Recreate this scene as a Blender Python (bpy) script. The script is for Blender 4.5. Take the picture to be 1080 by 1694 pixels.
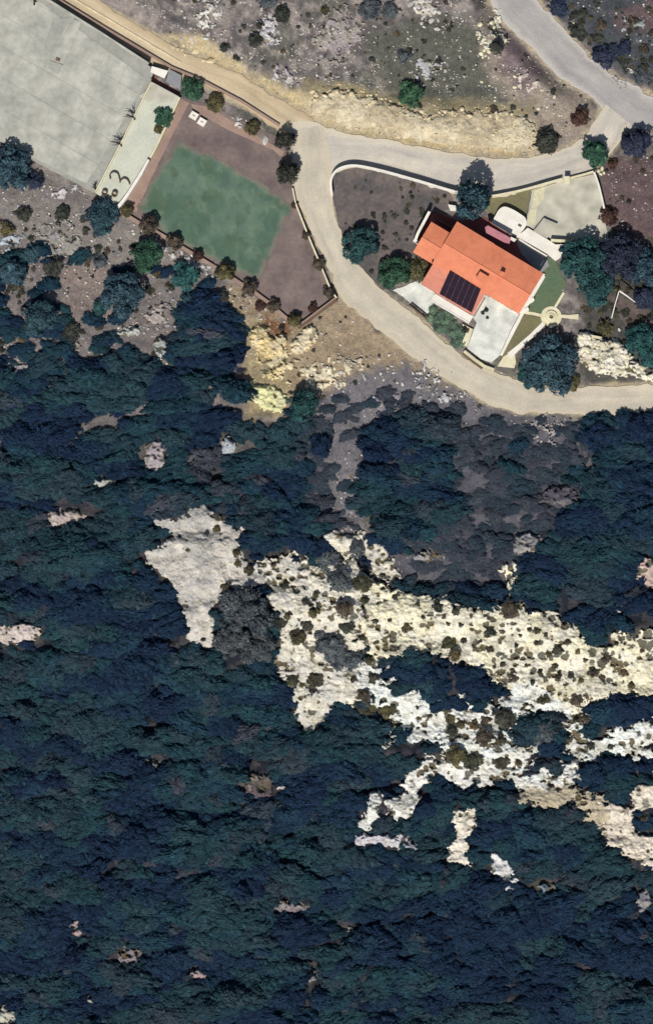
import bpy, math, random
import numpy as np
from mathutils import Vector, Matrix

# ------------------------------------------------------------------ scene, camera, light
for o in list(bpy.data.objects):
    bpy.data.objects.remove(o)
scene = bpy.context.scene
COL = scene.collection
R = math.radians
S = 0.09            # metres per photograph pixel
H = 420.0           # camera height
cam_d = bpy.data.cameras.new('camera')
cam = bpy.data.objects.new('camera', cam_d)
COL.objects.link(cam)
cam.location = (0, 0, H)
cam_d.sensor_fit = 'VERTICAL'
cam_d.angle = 2 * math.atan(0.5 * 1694 * S / H)
cam_d.clip_start = 1.0
cam_d.clip_end = 5000
scene.camera = cam

SUN_EL = R(50)
SUN_DX, SUN_DY = -0.24, -1.0          # the sun stands to the south-south-west
n_ = math.hypot(SUN_DX, SUN_DY)
to_sun = Vector((SUN_DX / n_ * math.cos(SUN_EL), SUN_DY / n_ * math.cos(SUN_EL), math.sin(SUN_EL)))
world = bpy.data.worlds.new('World')
scene.world = world
world.use_nodes = True
wn = world.node_tree
sky = wn.nodes.new('ShaderNodeTexSky')
sky.sky_type = 'NISHITA'
sky.sun_disc = False
sky.sun_elevation = SUN_EL
sky.sun_rotation = math.atan2(to_sun.x, to_sun.y)
wn.links.new(sky.outputs['Color'], wn.nodes['Background'].inputs['Color'])
wn.nodes['Background'].inputs['Strength'].default_value = 0.06
sun_d = bpy.data.lights.new('sun', 'SUN')
sun_d.energy = 4.4
sun_d.angle = R(0.5)
sun_d.color = (1.0, 0.965, 0.91)
sun = bpy.data.objects.new('sun', sun_d)
COL.objects.link(sun)
sun.rotation_euler = to_sun.to_track_quat('Z', 'Y').to_euler()
sun.location = (-20, -60, 80)
scene.view_settings.view_transform = 'Standard'
scene.view_settings.look = 'None'
scene.view_settings.exposure = 0.3
scene.view_settings.gamma = 1
scene.render.engine = 'CYCLES'

rng = np.random.default_rng(7)
random.seed(7)

# ------------------------------------------------------------------ numeric helpers
def lin(c):
    return tuple(((x / 255) / 12.92 if x <= 10 else ((x / 255 + 0.055) / 1.055) ** 2.4) for x in c)

KA = 1.42           # sunlit picture value of a level white surface
def A(r, g, b, k=1.0):
    l = lin((r, g, b))
    return tuple(min(0.8, x / KA * k) for x in l)

def hash2(ix, iy, seed):
    n = (ix.astype(np.int64) * 374761393 + iy.astype(np.int64) * 668265263 + seed * 974634721) & 0xffffffff
    n = ((n ^ (n >> 13)) * 1274126177) & 0xffffffff
    n = n ^ (n >> 16)
    return (n & 0xffff) / 65535.0

def vnoise(x, y, seed=0):
    x = np.asarray(x, float); y = np.asarray(y, float)
    ix = np.floor(x).astype(np.int64); iy = np.floor(y).astype(np.int64)
    fx = x - ix; fy = y - iy
    fx = fx * fx * (3 - 2 * fx); fy = fy * fy * (3 - 2 * fy)
    a = hash2(ix, iy, seed); b = hash2(ix + 1, iy, seed)
    c = hash2(ix, iy + 1, seed); d = hash2(ix + 1, iy + 1, seed)
    return (a * (1 - fx) + b * fx) * (1 - fy) + (c * (1 - fx) + d * fx) * fy

def fbm(x, y, seed=0, octv=4):
    s = 0; amp = 0.5; tot = 0
    x = np.asarray(x, float); y = np.asarray(y, float)
    for k in range(octv):
        s = s + amp * vnoise(x * 2 ** k + 17.3 * k, y * 2 ** k - 9.1 * k, seed + k)
        tot += amp; amp *= 0.5
    return s / tot

def worley(x, y, seed=0):
    ix = np.floor(x).astype(np.int64); iy = np.floor(y).astype(np.int64)
    f1 = np.full(np.shape(x), 9.0); f2 = np.full(np.shape(x), 9.0); cid = np.zeros(np.shape(x))
    for dx in (-1, 0, 1):
        for dy in (-1, 0, 1):
            cx = ix + dx; cy = iy + dy
            px = cx + 0.15 + 0.7 * hash2(cx, cy, seed); py = cy + 0.15 + 0.7 * hash2(cx, cy, seed + 5)
            d = np.hypot(px - x, py - y)
            near = d < f1
            f2 = np.where(near, f1, np.minimum(f2, d))
            cid = np.where(near, hash2(cx, cy, seed + 9), cid)
            f1 = np.where(near, d, f1)
    return f1, f2, cid

def sstep(a, b, x):
    t = np.clip((x - a) / (b - a), 0, 1)
    return t * t * (3 - 2 * t)

def seg_dist(U, V, a, b):
    ax, ay = a; bx, by = b
    dx, dy = bx - ax, by - ay
    t = np.clip(((U - ax) * dx + (V - ay) * dy) / (dx * dx + dy * dy + 1e-9), 0, 1)
    return np.hypot(U - ax - t * dx, V - ay - t * dy)

def poly_sd(U, V, poly, far=60.0):
    """signed distance in pixels, positive inside"""
    U = np.asarray(U, float); V = np.asarray(V, float)
    out = np.full(U.shape, -far)
    p = np.array(poly, float)
    sel = (U > p[:, 0].min() - far) & (U < p[:, 0].max() + far) & (V > p[:, 1].min() - far) & (V < p[:, 1].max() + far)
    if not sel.any():
        return out
    u = U[sel]; v = V[sel]
    d = np.full(u.shape, 1e9); ins = np.zeros(u.shape, bool)
    n = len(p)
    for i in range(n):
        a = p[i]; b = p[(i + 1) % n]
        d = np.minimum(d, seg_dist(u, v, a, b))
        c = (a[1] > v) != (b[1] > v)
        with np.errstate(divide='ignore', invalid='ignore'):
            xi = (b[0] - a[0]) * (v - a[1]) / (b[1] - a[1] + 1e-12) + a[0]
        ins ^= c & (u < xi)
    out[sel] = np.where(ins, d, -np.minimum(d, far))
    return out

def stroke_sd(U, V, line, w, far=60.0):
    U = np.asarray(U, float); V = np.asarray(V, float)
    out = np.full(U.shape, -far)
    p = np.array(line, float)
    sel = (U > p[:, 0].min() - far) & (U < p[:, 0].max() + far) & (V > p[:, 1].min() - far) & (V < p[:, 1].max() + far)
    if not sel.any():
        return out
    u = U[sel]; v = V[sel]
    d = np.full(u.shape, 1e9)
    for a, b in zip(p[:-1], p[1:]):
        d = np.minimum(d, seg_dist(u, v, a, b))
    out[sel] = np.maximum(w / 2 - d, -far)
    return out

def W(u, v, z=0.0):
    k = S * (1 - z / H)
    return ((u - 540) * k, (847 - v) * k, z)

# ------------------------------------------------------------------ layout polygons (photo pixels)
TRACK_L = [(20, -40), (80, 0), (283, 119), (360, 152), (462, 216), (492, 232)]
TRACK_R = [(98, -40), (160, 0), (300, 82), (360, 106), (420, 138), (470, 168), (520, 196)]
ROAD_A_T = [(486, 200), (520, 203), (560, 217), (640, 231), (720, 247), (790, 258), (860, 263), (925, 249), (962, 228), (985, 195), (1000, 172)]
ROAD_A_B = [(484, 305), (520, 310), (556, 287), (590, 275), (640, 287), (745, 317), (815, 326), (880, 312), (960, 289), (1003, 262), (1040, 205)]
ROAD_B_R = [(532, 206), (545, 250), (546, 300), (550, 335), (561, 380), (577, 420), (605, 452), (632, 482), (682, 517), (730, 562), (780, 600), (822, 618), (891, 641), (952, 641), (1080, 634), (1140, 630)]
ROAD_B_L = [(490, 214), (488, 260), (483, 308), (503, 358), (528, 408), (552, 462), (562, 492), (598, 520), (640, 556), (690, 595), (740, 628), (780, 652), (808, 668), (849, 682), (919, 684), (1002, 688), (1080, 685), (1140, 683)]
ROAD_N_L = [(796, -40), (810, 0), (827, 31), (880, 81), (927, 128), (980, 162), (1020, 208), (1060, 214), (1140, 214)]
ROAD_N_R = [(860, -40), (887, 0), (914, 28), (953, 71), (980, 98), (1020, 127), (1053, 144), (1080, 160), (1140, 172)]
YARD = [(-90, -110), (-10, -52), (80, 2), (250, 112), (254, 124), (158, 320), (57, 267), (0, 232), (-90, 190)]
COURT = [(300, 160), (345, 172), (392, 196), (462, 228), (482, 265), (484, 312), (510, 380), (532, 436), (557, 492), (494, 540), (440, 503), (382, 462), (300, 411), (220, 363), (198, 348)]
STRIP = [(252, 137), (298, 162), (249, 264), (196, 345), (159, 320)]
COMPOUND = [(548, 322), (546, 300), (556, 283), (590, 274), (640, 284), (745, 316), (815, 324), (880, 310), (985, 284), (1002, 350), (1010, 400), (960, 440), (965, 640), (891, 641), (822, 618), (780, 600), (730, 562), (682, 517), (632, 482), (605, 452), (577, 420), (561, 380)]
BANK = [(500, 158), (520, 148), (560, 140), (630, 153), (700, 180), (760, 172), (850, 178), (885, 195), (905, 240), (870, 258), (800, 258), (720, 246), (640, 231), (560, 216), (510, 203)]
PITBIT = [(246, 114), (283, 117), (330, 140), (300, 162), (250, 137)]

def road_poly(l, r):
    return list(l) + list(r)[::-1]
ROADS = [road_poly(TRACK_L, TRACK_R), road_poly(ROAD_A_T, ROAD_A_B), road_poly(ROAD_B_L, ROAD_B_R), road_poly(ROAD_N_L, ROAD_N_R)]

# rock outcrops: (name label, polygons, strokes, holes, colour a, colour b)
BAND_HOLES = [
    [(636, 1092), (664, 1084), (712, 1094), (760, 1110), (800, 1122), (832, 1142), (826, 1164), (790, 1166), (742, 1152), (690, 1148), (650, 1130)],
    [(856, 1192), (890, 1170), (925, 1185), (945, 1215), (925, 1240), (880, 1245), (858, 1225)],
    [(965, 1190), (990, 1165), (1030, 1153), (1140, 1150), (1140, 1182), (1050, 1195), (1010, 1212), (985, 1212)],
]
ROCKS = [
    dict(label='broad pale grey limestone slab at the left end of the outcrop', name='rock_outcrop',
         polys=[[(241, 846), (293, 855), (334, 832), (356, 850), (408, 878), (396, 902), (410, 930), (445, 952), (433, 969), (387, 988), (367, 996), (354, 1008), (359, 1037), (356, 1070), (334, 1074), (309, 1050), (303, 1004), (284, 968), (239, 932), (243, 905), (290, 888), (262, 878), (239, 858)]],
         strokes=[], holes=[], ca=(178, 175, 170), cb=(206, 200, 190), knob=0.08, rough=0.45),
    dict(label='knobbly limestone mass between the dark round tree and the long cream crag', name='rock_outcrop',
         polys=[[(408, 935), (433, 930), (472, 919), (511, 923), (532, 942), (575, 930), (612, 950), (600, 1010), (592, 1060), (616, 1100), (610, 1140), (590, 1168), (550, 1165), (538, 1192), (511, 1204), (480, 1187), (490, 1150), (470, 1127), (455, 1100), (452, 1074), (470, 1045), (456, 1010), (440, 965)]],
         strokes=[([(560, 896), (590, 905), (620, 915), (640, 945)], 36)], holes=[], ca=(212, 208, 197), cb=(228, 222, 204), knob=0.17, rough=0.8, lace=16),
    dict(label='long cream limestone crag running right from the middle of the picture', name='rock_outcrop',
         polys=[[(600, 950), (632, 960), (669, 979), (716, 983), (750, 1000), (793, 1013), (817, 995), (855, 1007), (912, 1010), (949, 1034), (968, 1066), (1000, 1068), (1010, 1052), (1080, 1041), (1140, 1036), (1140, 1146), (1080, 1149), (1010, 1155), (968, 1175), (930, 1186), (905, 1150), (882, 1150), (832, 1134), (801, 1111), (770, 1103), (747, 1095), (716, 1088), (684, 1080), (638, 1086), (612, 1100), (590, 1060), (598, 1010)]],
         strokes=[([(842, 940), (850, 975), (858, 1005)], 20)], holes=BAND_HOLES[:1], ca=(234, 227, 198), cb=(232, 227, 208), knob=0.2, rough=1.0, lace=22),
    dict(label='broken white limestone ledges between shrubs below the long crag', name='rock_outcrop',
         polys=[[(690, 1170), (760, 1185), (840, 1150), (885, 1160), (880, 1215), (865, 1270), (800, 1285), (740, 1262), (715, 1225)]],
         strokes=[([(598, 1110), (640, 1148), (680, 1186), (722, 1196), (775, 1188), (840, 1195)], 64), ([(884, 1140), (866, 1190), (852, 1230), (836, 1268)], 64),
                  ([(735, 1205), (780, 1235), (810, 1225)], 30), ([(905, 1160), (942, 1205), (966, 1226), (1012, 1226), (1052, 1216), (1140, 1196)], 44),
                  ([(1060, 1240), (1090, 1262)], 24), ([(690, 1200), (640, 1230)], 8), ([(838, 1268), (900, 1288)], 36), ([(930, 1180), (960, 1200), (990, 1175)], 26)],
         holes=BAND_HOLES, ca=(226, 226, 218), cb=(232, 236, 230), knob=0.22, rough=1.0, lace=34),
    dict(label='thin curved white ledge below the shrubby ledges', name='rock_outcrop', polys=[],
         strokes=[([(655, 1342), (672, 1330), (684, 1296), (718, 1268), (745, 1272), (762, 1284), (800, 1276), (832, 1280), (870, 1290), (902, 1302), (938, 1292), (940, 1272)], 32)],
         holes=[], ca=(230, 228, 220), cb=(238, 236, 228), knob=0.2, rough=0.8, lace=16),
    dict(label='pinkish white rock slope at the lower right edge', name='rock_outcrop',
         polys=[[(975, 1314), (1010, 1322), (1040, 1335), (1048, 1300), (1080, 1290), (1140, 1296), (1140, 1448), (1078, 1440), (1036, 1416), (1000, 1400), (990, 1362)]],
         strokes=[], holes=[[(1050, 1345), (1080, 1340), (1085, 1375), (1055, 1378)]], ca=(224, 212, 194), cb=(230, 219, 202), knob=0.16, rough=0.6),
    dict(label='dull tan broken slope between the curved ledge and the pinkish rock slope', name='rock_outcrop',
         polys=[[(850, 1300), (900, 1305), (950, 1290), (1000, 1318), (1020, 1345), (1000, 1375), (950, 1340), (890, 1335)]], strokes=[], holes=[], ca=(186, 174, 150), cb=(200, 188, 166), knob=0.2, rough=0.9, lace=34),
    dict(label='white hourglass shaped rock in the dark scrub', name='rock_outcrop',
         polys=[[(742, 1341), (788, 1335), (794, 1364), (778, 1376), (774, 1392), (784, 1402), (780, 1434), (739, 1434), (737, 1398), (750, 1388), (746, 1368)]],
         strokes=[], holes=[], ca=(222, 214, 200), cb=(232, 224, 210), knob=0.2, rough=0.6),
    dict(label='small white rock right of and below the hourglass shaped rock', name='rock_outcrop',
         polys=[], strokes=[([(818, 1424), (838, 1438), (840, 1460)], 30)], holes=[], ca=(205, 205, 205), cb=(220, 220, 218), knob=0.2, rough=0.6),
    dict(label='slim upright white rock left of the curved ledge', name='rock_outcrop',
         polys=[], strokes=[([(622, 1322), (616, 1345), (606, 1362)], 25)], holes=[], ca=(212, 212, 205), cb=(225, 225, 218), knob=0.2, rough=0.6),
    dict(label='low pale rock streak below the slim upright rock', name='rock_outcrop',
         polys=[], strokes=[([(592, 1390), (630, 1385), (660, 1394)], 22)], holes=[], ca=(196, 190, 196), cb=(210, 206, 210), knob=0.2, rough=0.6),
]
MOUNDS = [
    dict(label='largest yellow rubble mound below the court corner', name='rubble_mound',
         polys=[[(413, 556), (422, 535), (441, 533), (452, 556), (470, 548), (478, 566), (470, 588), (452, 594), (438, 590), (424, 578), (416, 570)]], strokes=[([(424, 575), (428, 598)], 9)], holes=[], ca=(226, 204, 150), cb=(232, 214, 172), knob=0.28, rough=0.7),
    dict(label='slab sided pale yellow rubble mound right of the largest one', name='rubble_mound',
         polys=[[(476, 566), (490, 556), (508, 537), (524, 538), (529, 558), (512, 578), (495, 594), (482, 584)]], strokes=[], holes=[], ca=(228, 210, 166), cb=(236, 222, 188), knob=0.22, rough=0.6),
    dict(label='narrow slanting yellow rubble mound', name='rubble_mound',
         polys=[[(440, 618), (452, 606), (474, 589), (479, 602), (466, 616), (449, 631)]], strokes=[], holes=[], ca=(224, 206, 154), cb=(230, 214, 170), knob=0.2, rough=0.5),
    dict(label='lowest greenish yellow rubble mound beside the forest edge', name='rubble_mound',
         polys=[[(412, 634), (420, 620), (424, 638), (440, 634), (462, 638), (481, 658), (470, 681), (436, 681), (417, 664)]], strokes=[], holes=[], ca=(224, 222, 168), cb=(230, 226, 180), knob=0.2, rough=0.5),
    dict(label='cream and white rockery between the big tree and the lower road', name='rockery',
         polys=[[(950, 566), (962, 552), (995, 560), (1022, 566), (1046, 584), (1048, 600), (1082, 610), (1082, 628), (1030, 622), (985, 616), (962, 600)]], strokes=[], holes=[], ca=(222, 214, 194), cb=(236, 230, 212), knob=0.3, rough=0.8, lace=6),
]
# small pale patches amid the forest: u, v, rx, ry
PATCHES = [
    (176, 797, 20, 10, (170, 176, 172), 'pale greenish rock patch alone in the left scrub'),
    (108, 858, 36, 15, (182, 168, 164), 'pinkish grey rock patch above the left scrub hollow'),
    (258, 752, 20, 26, (168, 158, 162), 'mauve grey rock patch left of the worn clearing'),
    (376, 738, 14, 16, (166, 172, 178), 'bluish pale rock patch above the broad slab'),
    (28, 1048, 44, 20, (196, 184, 178), 'pinkish pale rock patch at the left edge'),
    (264, 574, 14, 18, (164, 172, 172), 'star shaped pale rock patch under the court hedge'),
    (210, 548, 26, 10, (176, 180, 174), 'pale rock ledge between the upper left trees'),
    (10, 1680, 20, 16, (190, 190, 176), 'pale rock patch in the lower left corner'),
    (330, 1612, 18, 10, (170, 152, 152), 'small pinkish rock patch in the lower scrub'),
    (126, 1536, 12, 14, (170, 152, 150), 'pinkish rock patch in the lower left scrub'),
    (216, 1580, 20, 14, (130, 122, 128), 'dull grey rock patch in the lower scrub'),
    (480, 1500, 34, 10, (120, 112, 118), 'long dull mauve rock patch in the lower scrub'),
    (1072, 950, 26, 30, (188, 166, 156), 'pinkish rock patch at the right edge above the crag'),
    (1018, 1008, 8, 10, (190, 196, 196), 'tiny white rock above the right end of the crag'),
    (470, 1300, 10, 8, (172, 166, 166), 'tiny pale rock in the dark scrub below the knobbly mass'),
    (430, 1300, 30, 22, (90, 80, 84), 'dull mauve bare rock in the dark scrub below the broad slab'),
    (705, 920, 30, 10, (150, 148, 152), 'grey rock streak above the long crag'),
    (870, 900, 26, 20, (150, 148, 150), 'ribbed grey rock above the long crag'),
    (680, 1396, 14, 10, (150, 152, 160), 'bluish grey rock patch left of the hourglass shaped rock'),
    (905, 1466, 24, 9, (116, 128, 134), 'faint blue grey rock patch in the lower right scrub'),
    (1066, 1490, 16, 22, (126, 124, 132), 'grey rock patch at the lower right edge'),
    (152, 1660, 9, 14, (150, 150, 148), 'tiny grey rock in the bottom scrub'),
    (570, 1540, 14, 6, (120, 130, 140), 'thin blue grey rock streak in the bottom scrub'),
    (250, 1262, 14, 8, (120, 122, 116), 'tiny dull rock below the left scrub'),
    (515, 1610, 10, 16, (130, 130, 130), 'dull grey rock in the bottom centre scrub'),
    (930, 820, 34, 18, (92, 88, 98), 'mauve bare rock right of the clearing'),
]

def rock_sd(spec, U, V):
    m = np.full(np.shape(U), -60.0)
    for p in spec['polys']:
        m = np.maximum(m, poly_sd(U, V, p))
    for l, w in spec['strokes']:
        m = np.maximum(m, stroke_sd(U, V, l, w))
    for h in spec['holes']:
        m = np.minimum(m, -poly_sd(U, V, h) + 0.0)
    if spec.get('lace'):
        m = m + (fbm(U / 15, V / 12, 97, 3) - 0.5) * spec['lace'] * 1.6 + 3
    return m

# ------------------------------------------------------------------ terrain raster
RS = 3.0
ru = np.arange(-420, 1502, RS); rv = np.arange(-420, 2116, RS)
RU, RV = np.meshgrid(ru, rv)
flat = np.full(RU.shape, -60.0)
for p in ROADS + [YARD, COURT, STRIP, COMPOUND]:
    flat = np.maximum(flat, poly_sd(RU, RV, p))
flatm = sstep(-34, -5, flat)
slope = np.interp(RV, [-2000, -300, 120, 230, 680, 900, 1000, 1190, 1450, 1700, 4000], [22, 4.5, 1.5, 0.3, 0, -0.9, -1.2, -3.6, -5.0, -6.5, -18])
wild = slope + 1.5 * (fbm(RU / 150, RV / 120, 3, 3) - 0.5) + 0.55 * (fbm(RU / 34, RV / 28, 11, 3) - 0.5) + 0.22 * (fbm(RU / 9, RV / 9, 17, 2) - 0.5)
wild = wild + sstep(700, 800, RV) * 3.2 * (fbm(RU / 120, RV / 46, 19, 3) - 0.5)
bank_sd = poly_sd(RU, RV, BANK)
wild = wild + 0.7 * sstep(-22, 30, bank_sd)
RZ = wild * (1 - flatm) + (-0.06) * flatm

def hz(u, v):
    u = np.asarray(u, float); v = np.asarray(v, float)
    x = np.clip((u - ru[0]) / RS, 0, len(ru) - 1.001); y = np.clip((v - rv[0]) / RS, 0, len(rv) - 1.001)
    i = x.astype(int); j = y.astype(int); fx = x - i; fy = y - j
    return (RZ[j, i] * (1 - fx) + RZ[j, i + 1] * fx) * (1 - fy) + (RZ[j + 1, i] * (1 - fx) + RZ[j + 1, i + 1] * fx) * fy

# ------------------------------------------------------------------ materials
MATS = {}
def nmat(name):
    m = bpy.data.materials.new(name)
    m.use_nodes = True
    nt = m.node_tree
    b = nt.nodes['Principled BSDF']
    b.inputs['Specular IOR Level'].default_value = 0.25
    MATS[name] = m
    return m, nt, b

def N(nt, typ, **kw):
    n = nt.nodes.new(typ)
    for k, v in kw.items():
        setattr(n, k, v)
    return n

def mixc(nt, a, b, fac, mode='MIX'):
    n = N(nt, 'ShaderNodeMix', data_type='RGBA', blend_type=mode)
    for sock, val in ((n.inputs[0], fac), (n.inputs[6], a), (n.inputs[7], b)):
        if hasattr(val, 'is_linked'):
            nt.links.new(val, sock)
        else:
            sock.default_value = val if not isinstance(val, tuple) else (*val[:3], 1)
    return n.outputs[2]

def ramp(nt, fac, a, b):
    n = N(nt, 'ShaderNodeMapRange')
    n.inputs['From Min'].default_value = a; n.inputs['From Max'].default_value = b
    nt.links.new(fac, n.inputs['Value'])
    return n.outputs['Result']

def noise(nt, scale, detail=4, vec=None, rough=0.55, dist=0.0):
    n = N(nt, 'ShaderNodeTexNoise')
    n.inputs['Scale'].default_value = scale; n.inputs['Detail'].default_value = detail
    n.inputs['Roughness'].default_value = rough; n.inputs['Distortion'].default_value = dist
    if vec is None:
        vec = N(nt, 'ShaderNodeNewGeometry').outputs['Position']
    nt.links.new(vec, n.inputs['Vector'])
    return n.outputs['Fac']

def bump(nt, b, h, strength, dist):
    n = N(nt, 'ShaderNodeBump')
    n.inputs['Strength'].default_value = strength; n.inputs['Distance'].default_value = dist
    nt.links.new(h, n.inputs['Height'])
    nt.links.new(n.outputs['Normal'], b.inputs['Normal'])

def surf(name, col, col2=None, scale=0.6, fine=5.0, vary=0.25, rough=0.85, bmp=0.3, bdist=0.04, rand=0.0):
    """weathered surface: two colours in soft patches plus fine mottling"""
    m, nt, b = nmat(name)
    col2 = col2 or tuple(c * 0.78 for c in col)
    f1 = ramp(nt, noise(nt, scale, 5), 0.35, 0.65)
    c = mixc(nt, col, col2, f1)
    f2 = noise(nt, fine, 4)
    lo = tuple([1 - vary] * 3); hi = tuple([1 + vary] * 3)
    c = mixc(nt, c, mixc(nt, lo, hi, ramp(nt, f2, 0.3, 0.7)), 1.0, 'MULTIPLY')
    if rand:
        oi = N(nt, 'ShaderNodeObjectInfo')
        c = mixc(nt, c, mixc(nt, tuple([1 - rand] * 3), tuple([1 + rand] * 3), oi.outputs['Random']), 1.0, 'MULTIPLY')
    nt.links.new(c, b.inputs['Base Color'])
    b.inputs['Roughness'].default_value = rough
    if bmp:
        bump(nt, b, f2, bmp, bdist)
    return m

def attr_surf(name, fine=4.0, vary=0.3, bmp=0.6, bdist=0.1, mid=0.9):
    """natural ground or rock whose own colour is stored per vertex"""
    m, nt, b = nmat(name)
    at = N(nt, 'ShaderNodeAttribute', attribute_name='Col')
    f2 = noise(nt, fine, 5, rough=0.65)
    f1 = noise(nt, mid, 4)
    c = mixc(nt, at.outputs['Color'], mixc(nt, tuple([1 - vary] * 3), tuple([1 + vary] * 3), ramp(nt, f2, 0.3, 0.7)), 1.0, 'MULTIPLY')
    c = mixc(nt, c, mixc(nt, (0.85, 0.86, 0.9), (1.15, 1.12, 1.05), ramp(nt, f1, 0.3, 0.7)), 1.0, 'MULTIPLY')
    nt.links.new(c, b.inputs['Base Color'])
    b.inputs['Roughness'].default_value = 0.95
    b.inputs['Specular IOR Level'].default_value = 0.1
    bump(nt, b, f2, bmp, bdist)
    return m

def foliage(name, cols, vary=0.38, tone=False):
    m, nt, b = nmat(name)
    gi = N(nt, 'ShaderNodeNewGeometry')
    oi = N(nt, 'ShaderNodeObjectInfo')
    cr = N(nt, 'ShaderNodeValToRGB')
    el = cr.color_ramp.elements
    el[0].position = 0.0; el[0].color = (*cols[0], 1)
    el[1].position = 1.0; el[1].color = (*cols[-1], 1)
    for k, c in enumerate(cols[1:-1]):
        e = el.new((k + 1) / (len(cols) - 1)); e.color = (*c, 1)
    if tone:
        at = N(nt, 'ShaderNodeAttribute', attribute_name='tone', attribute_type='INSTANCER')
        nt.links.new(at.outputs['Fac'], cr.inputs['Fac'])
    else:
        nt.links.new(oi.outputs['Random'], cr.inputs['Fac'])
    c = mixc(nt, cr.outputs['Color'], mixc(nt, tuple([1 - vary] * 3), tuple([1 + vary] * 3), gi.outputs['Random Per Island']), 1.0, 'MULTIPLY')
    if tone:
        c = mixc(nt, c, mixc(nt, (0.85, 0.86, 0.9), (1.15, 1.14, 1.1), oi.outputs['Random']), 1.0, 'MULTIPLY')
    pn = noise(nt, 0.9, 3)
    c = mixc(nt, c, mixc(nt, (0.82, 0.82, 0.86) if tone else (0.5, 0.52, 0.6), (1.18, 1.18, 1.14) if tone else (1.7, 1.65, 1.45), ramp(nt, pn, 0.32, 0.68)), 1.0, 'MULTIPLY')
    nt.links.new(c, b.inputs['Base Color'])
    b.inputs['Roughness'].default_value = 0.8
    b.inputs['Specular IOR Level'].default_value = 0.12
    return m

attr_surf('m_ground', 3.0, 0.32, 0.7, 0.12)
attr_surf('m_turfsheet', 3.0, 0.10, 0.3, 0.03, 0.5)
attr_surf('m_rock', 3.6, 0.26, 0.9, 0.14, 1.1)
surf('m_yard', A(194, 192, 179), A(164, 163, 153), 0.32, 1.1, 0.12, 0.9, 0.15, 0.02, rand=0.035)
surf('m_yard_patch', A(172, 171, 161), A(158, 158, 149), 0.4, 2.0, 0.1)
surf('m_strip', A(210, 210, 192), A(196, 198, 180), 0.4, 3.0, 0.08)
surf('m_white', A(246, 240, 228), A(232, 226, 212), 0.7, 4.0, 0.06, 0.7, 0.1, 0.02)
surf('m_cream', A(232, 224, 190), A(216, 206, 170), 0.9, 4.0, 0.1)
surf('m_pinkpath', A(168, 142, 126), A(152, 128, 116), 0.5, 3.0, 0.1)
surf('m_court_brown', A(108, 94, 92), A(134, 118, 112), 0.3, 1.6, 0.14)
surf('m_turf', A(88, 113, 96), A(106, 128, 110), 0.45, 1.4, 0.13, 0.95, 0.3, 0.03)
surf('m_turf_worn', A(126, 128, 112), A(140, 134, 122), 0.6, 2.0, 0.1)
surf('m_terrace', A(238, 237, 226), A(196, 197, 189), 0.4, 1.8, 0.1)
surf('m_yardpale', A(208, 203, 184), A(172, 168, 152), 0.5, 2.0, 0.12)
surf('m_yardcream', A(222, 214, 178), A(204, 196, 166), 1.0, 3.0, 0.14)
surf('m_roof', A(232, 143, 106), A(226, 134, 98), 0.28, 3.2, 0.05, 0.75, 0.35, 0.02)
surf('m_roof_old', A(220, 140, 114), A(210, 136, 114), 0.4, 3.2, 0.06, 0.75, 0.35, 0.02)
surf('m_ridge', A(222, 132, 100), A(214, 126, 96), 0.6, 4.0, 0.08, 0.75, 0.2, 0.02)
surf('m_maroon', (0.20, 0.062, 0.055), (0.16, 0.05, 0.045), 0.8, 4.0, 0.15)
surf('m_pink', A(196, 132, 140), A(184, 122, 130), 0.8, 4.0, 0.1)
surf('m_greypave', A(150, 150, 152), A(136, 138, 140), 0.6, 4.0, 0.1)
surf('m_lawn', A(92, 112, 88), A(104, 116, 86), 0.4, 2.5, 0.15, 0.95, 0.4, 0.04)
surf('m_lawn_dry', A(128, 122, 90), A(116, 112, 84), 0.4, 2.5, 0.14, 0.95, 0.4, 0.04)
surf('m_garden', A(116, 105, 100), A(88, 84, 84), 0.4, 1.8, 0.2, 0.95, 0.5, 0.06)
surf('m_wood', A(120, 98, 78), A(98, 80, 66), 1.2, 6.0, 0.2)
surf('m_bark', (0.05, 0.04, 0.035), (0.035, 0.03, 0.028), 3.0, 8.0, 0.3)
surf('m_twig', (0.022, 0.018, 0.016), (0.03, 0.025, 0.02), 3.0, 8.0, 0.3)
surf('m_stone', A(206, 202, 194), A(180, 176, 172), 0.8, 4.0, 0.14, 0.95, 0.4, 0.05, rand=0.12)
surf('m_stone_yellow', A(224, 208, 172), A(204, 186, 150), 0.8, 4.0, 0.16, 0.95, 0.4, 0.05, rand=0.12)
surf('m_stone_cream', A(232, 224, 190), A(212, 204, 172), 0.8, 4.0, 0.14, 0.95, 0.4, 0.05, rand=0.1)
surf('m_stone_grey', A(168, 162, 166), A(146, 142, 146), 0.8, 4.0, 0.16, 0.95, 0.4, 0.05, rand=0.15)
surf('m_metal', (0.35, 0.35, 0.36), (0.3, 0.3, 0.31), 1.0, 5.0, 0.08, 0.4, 0.0)
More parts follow.
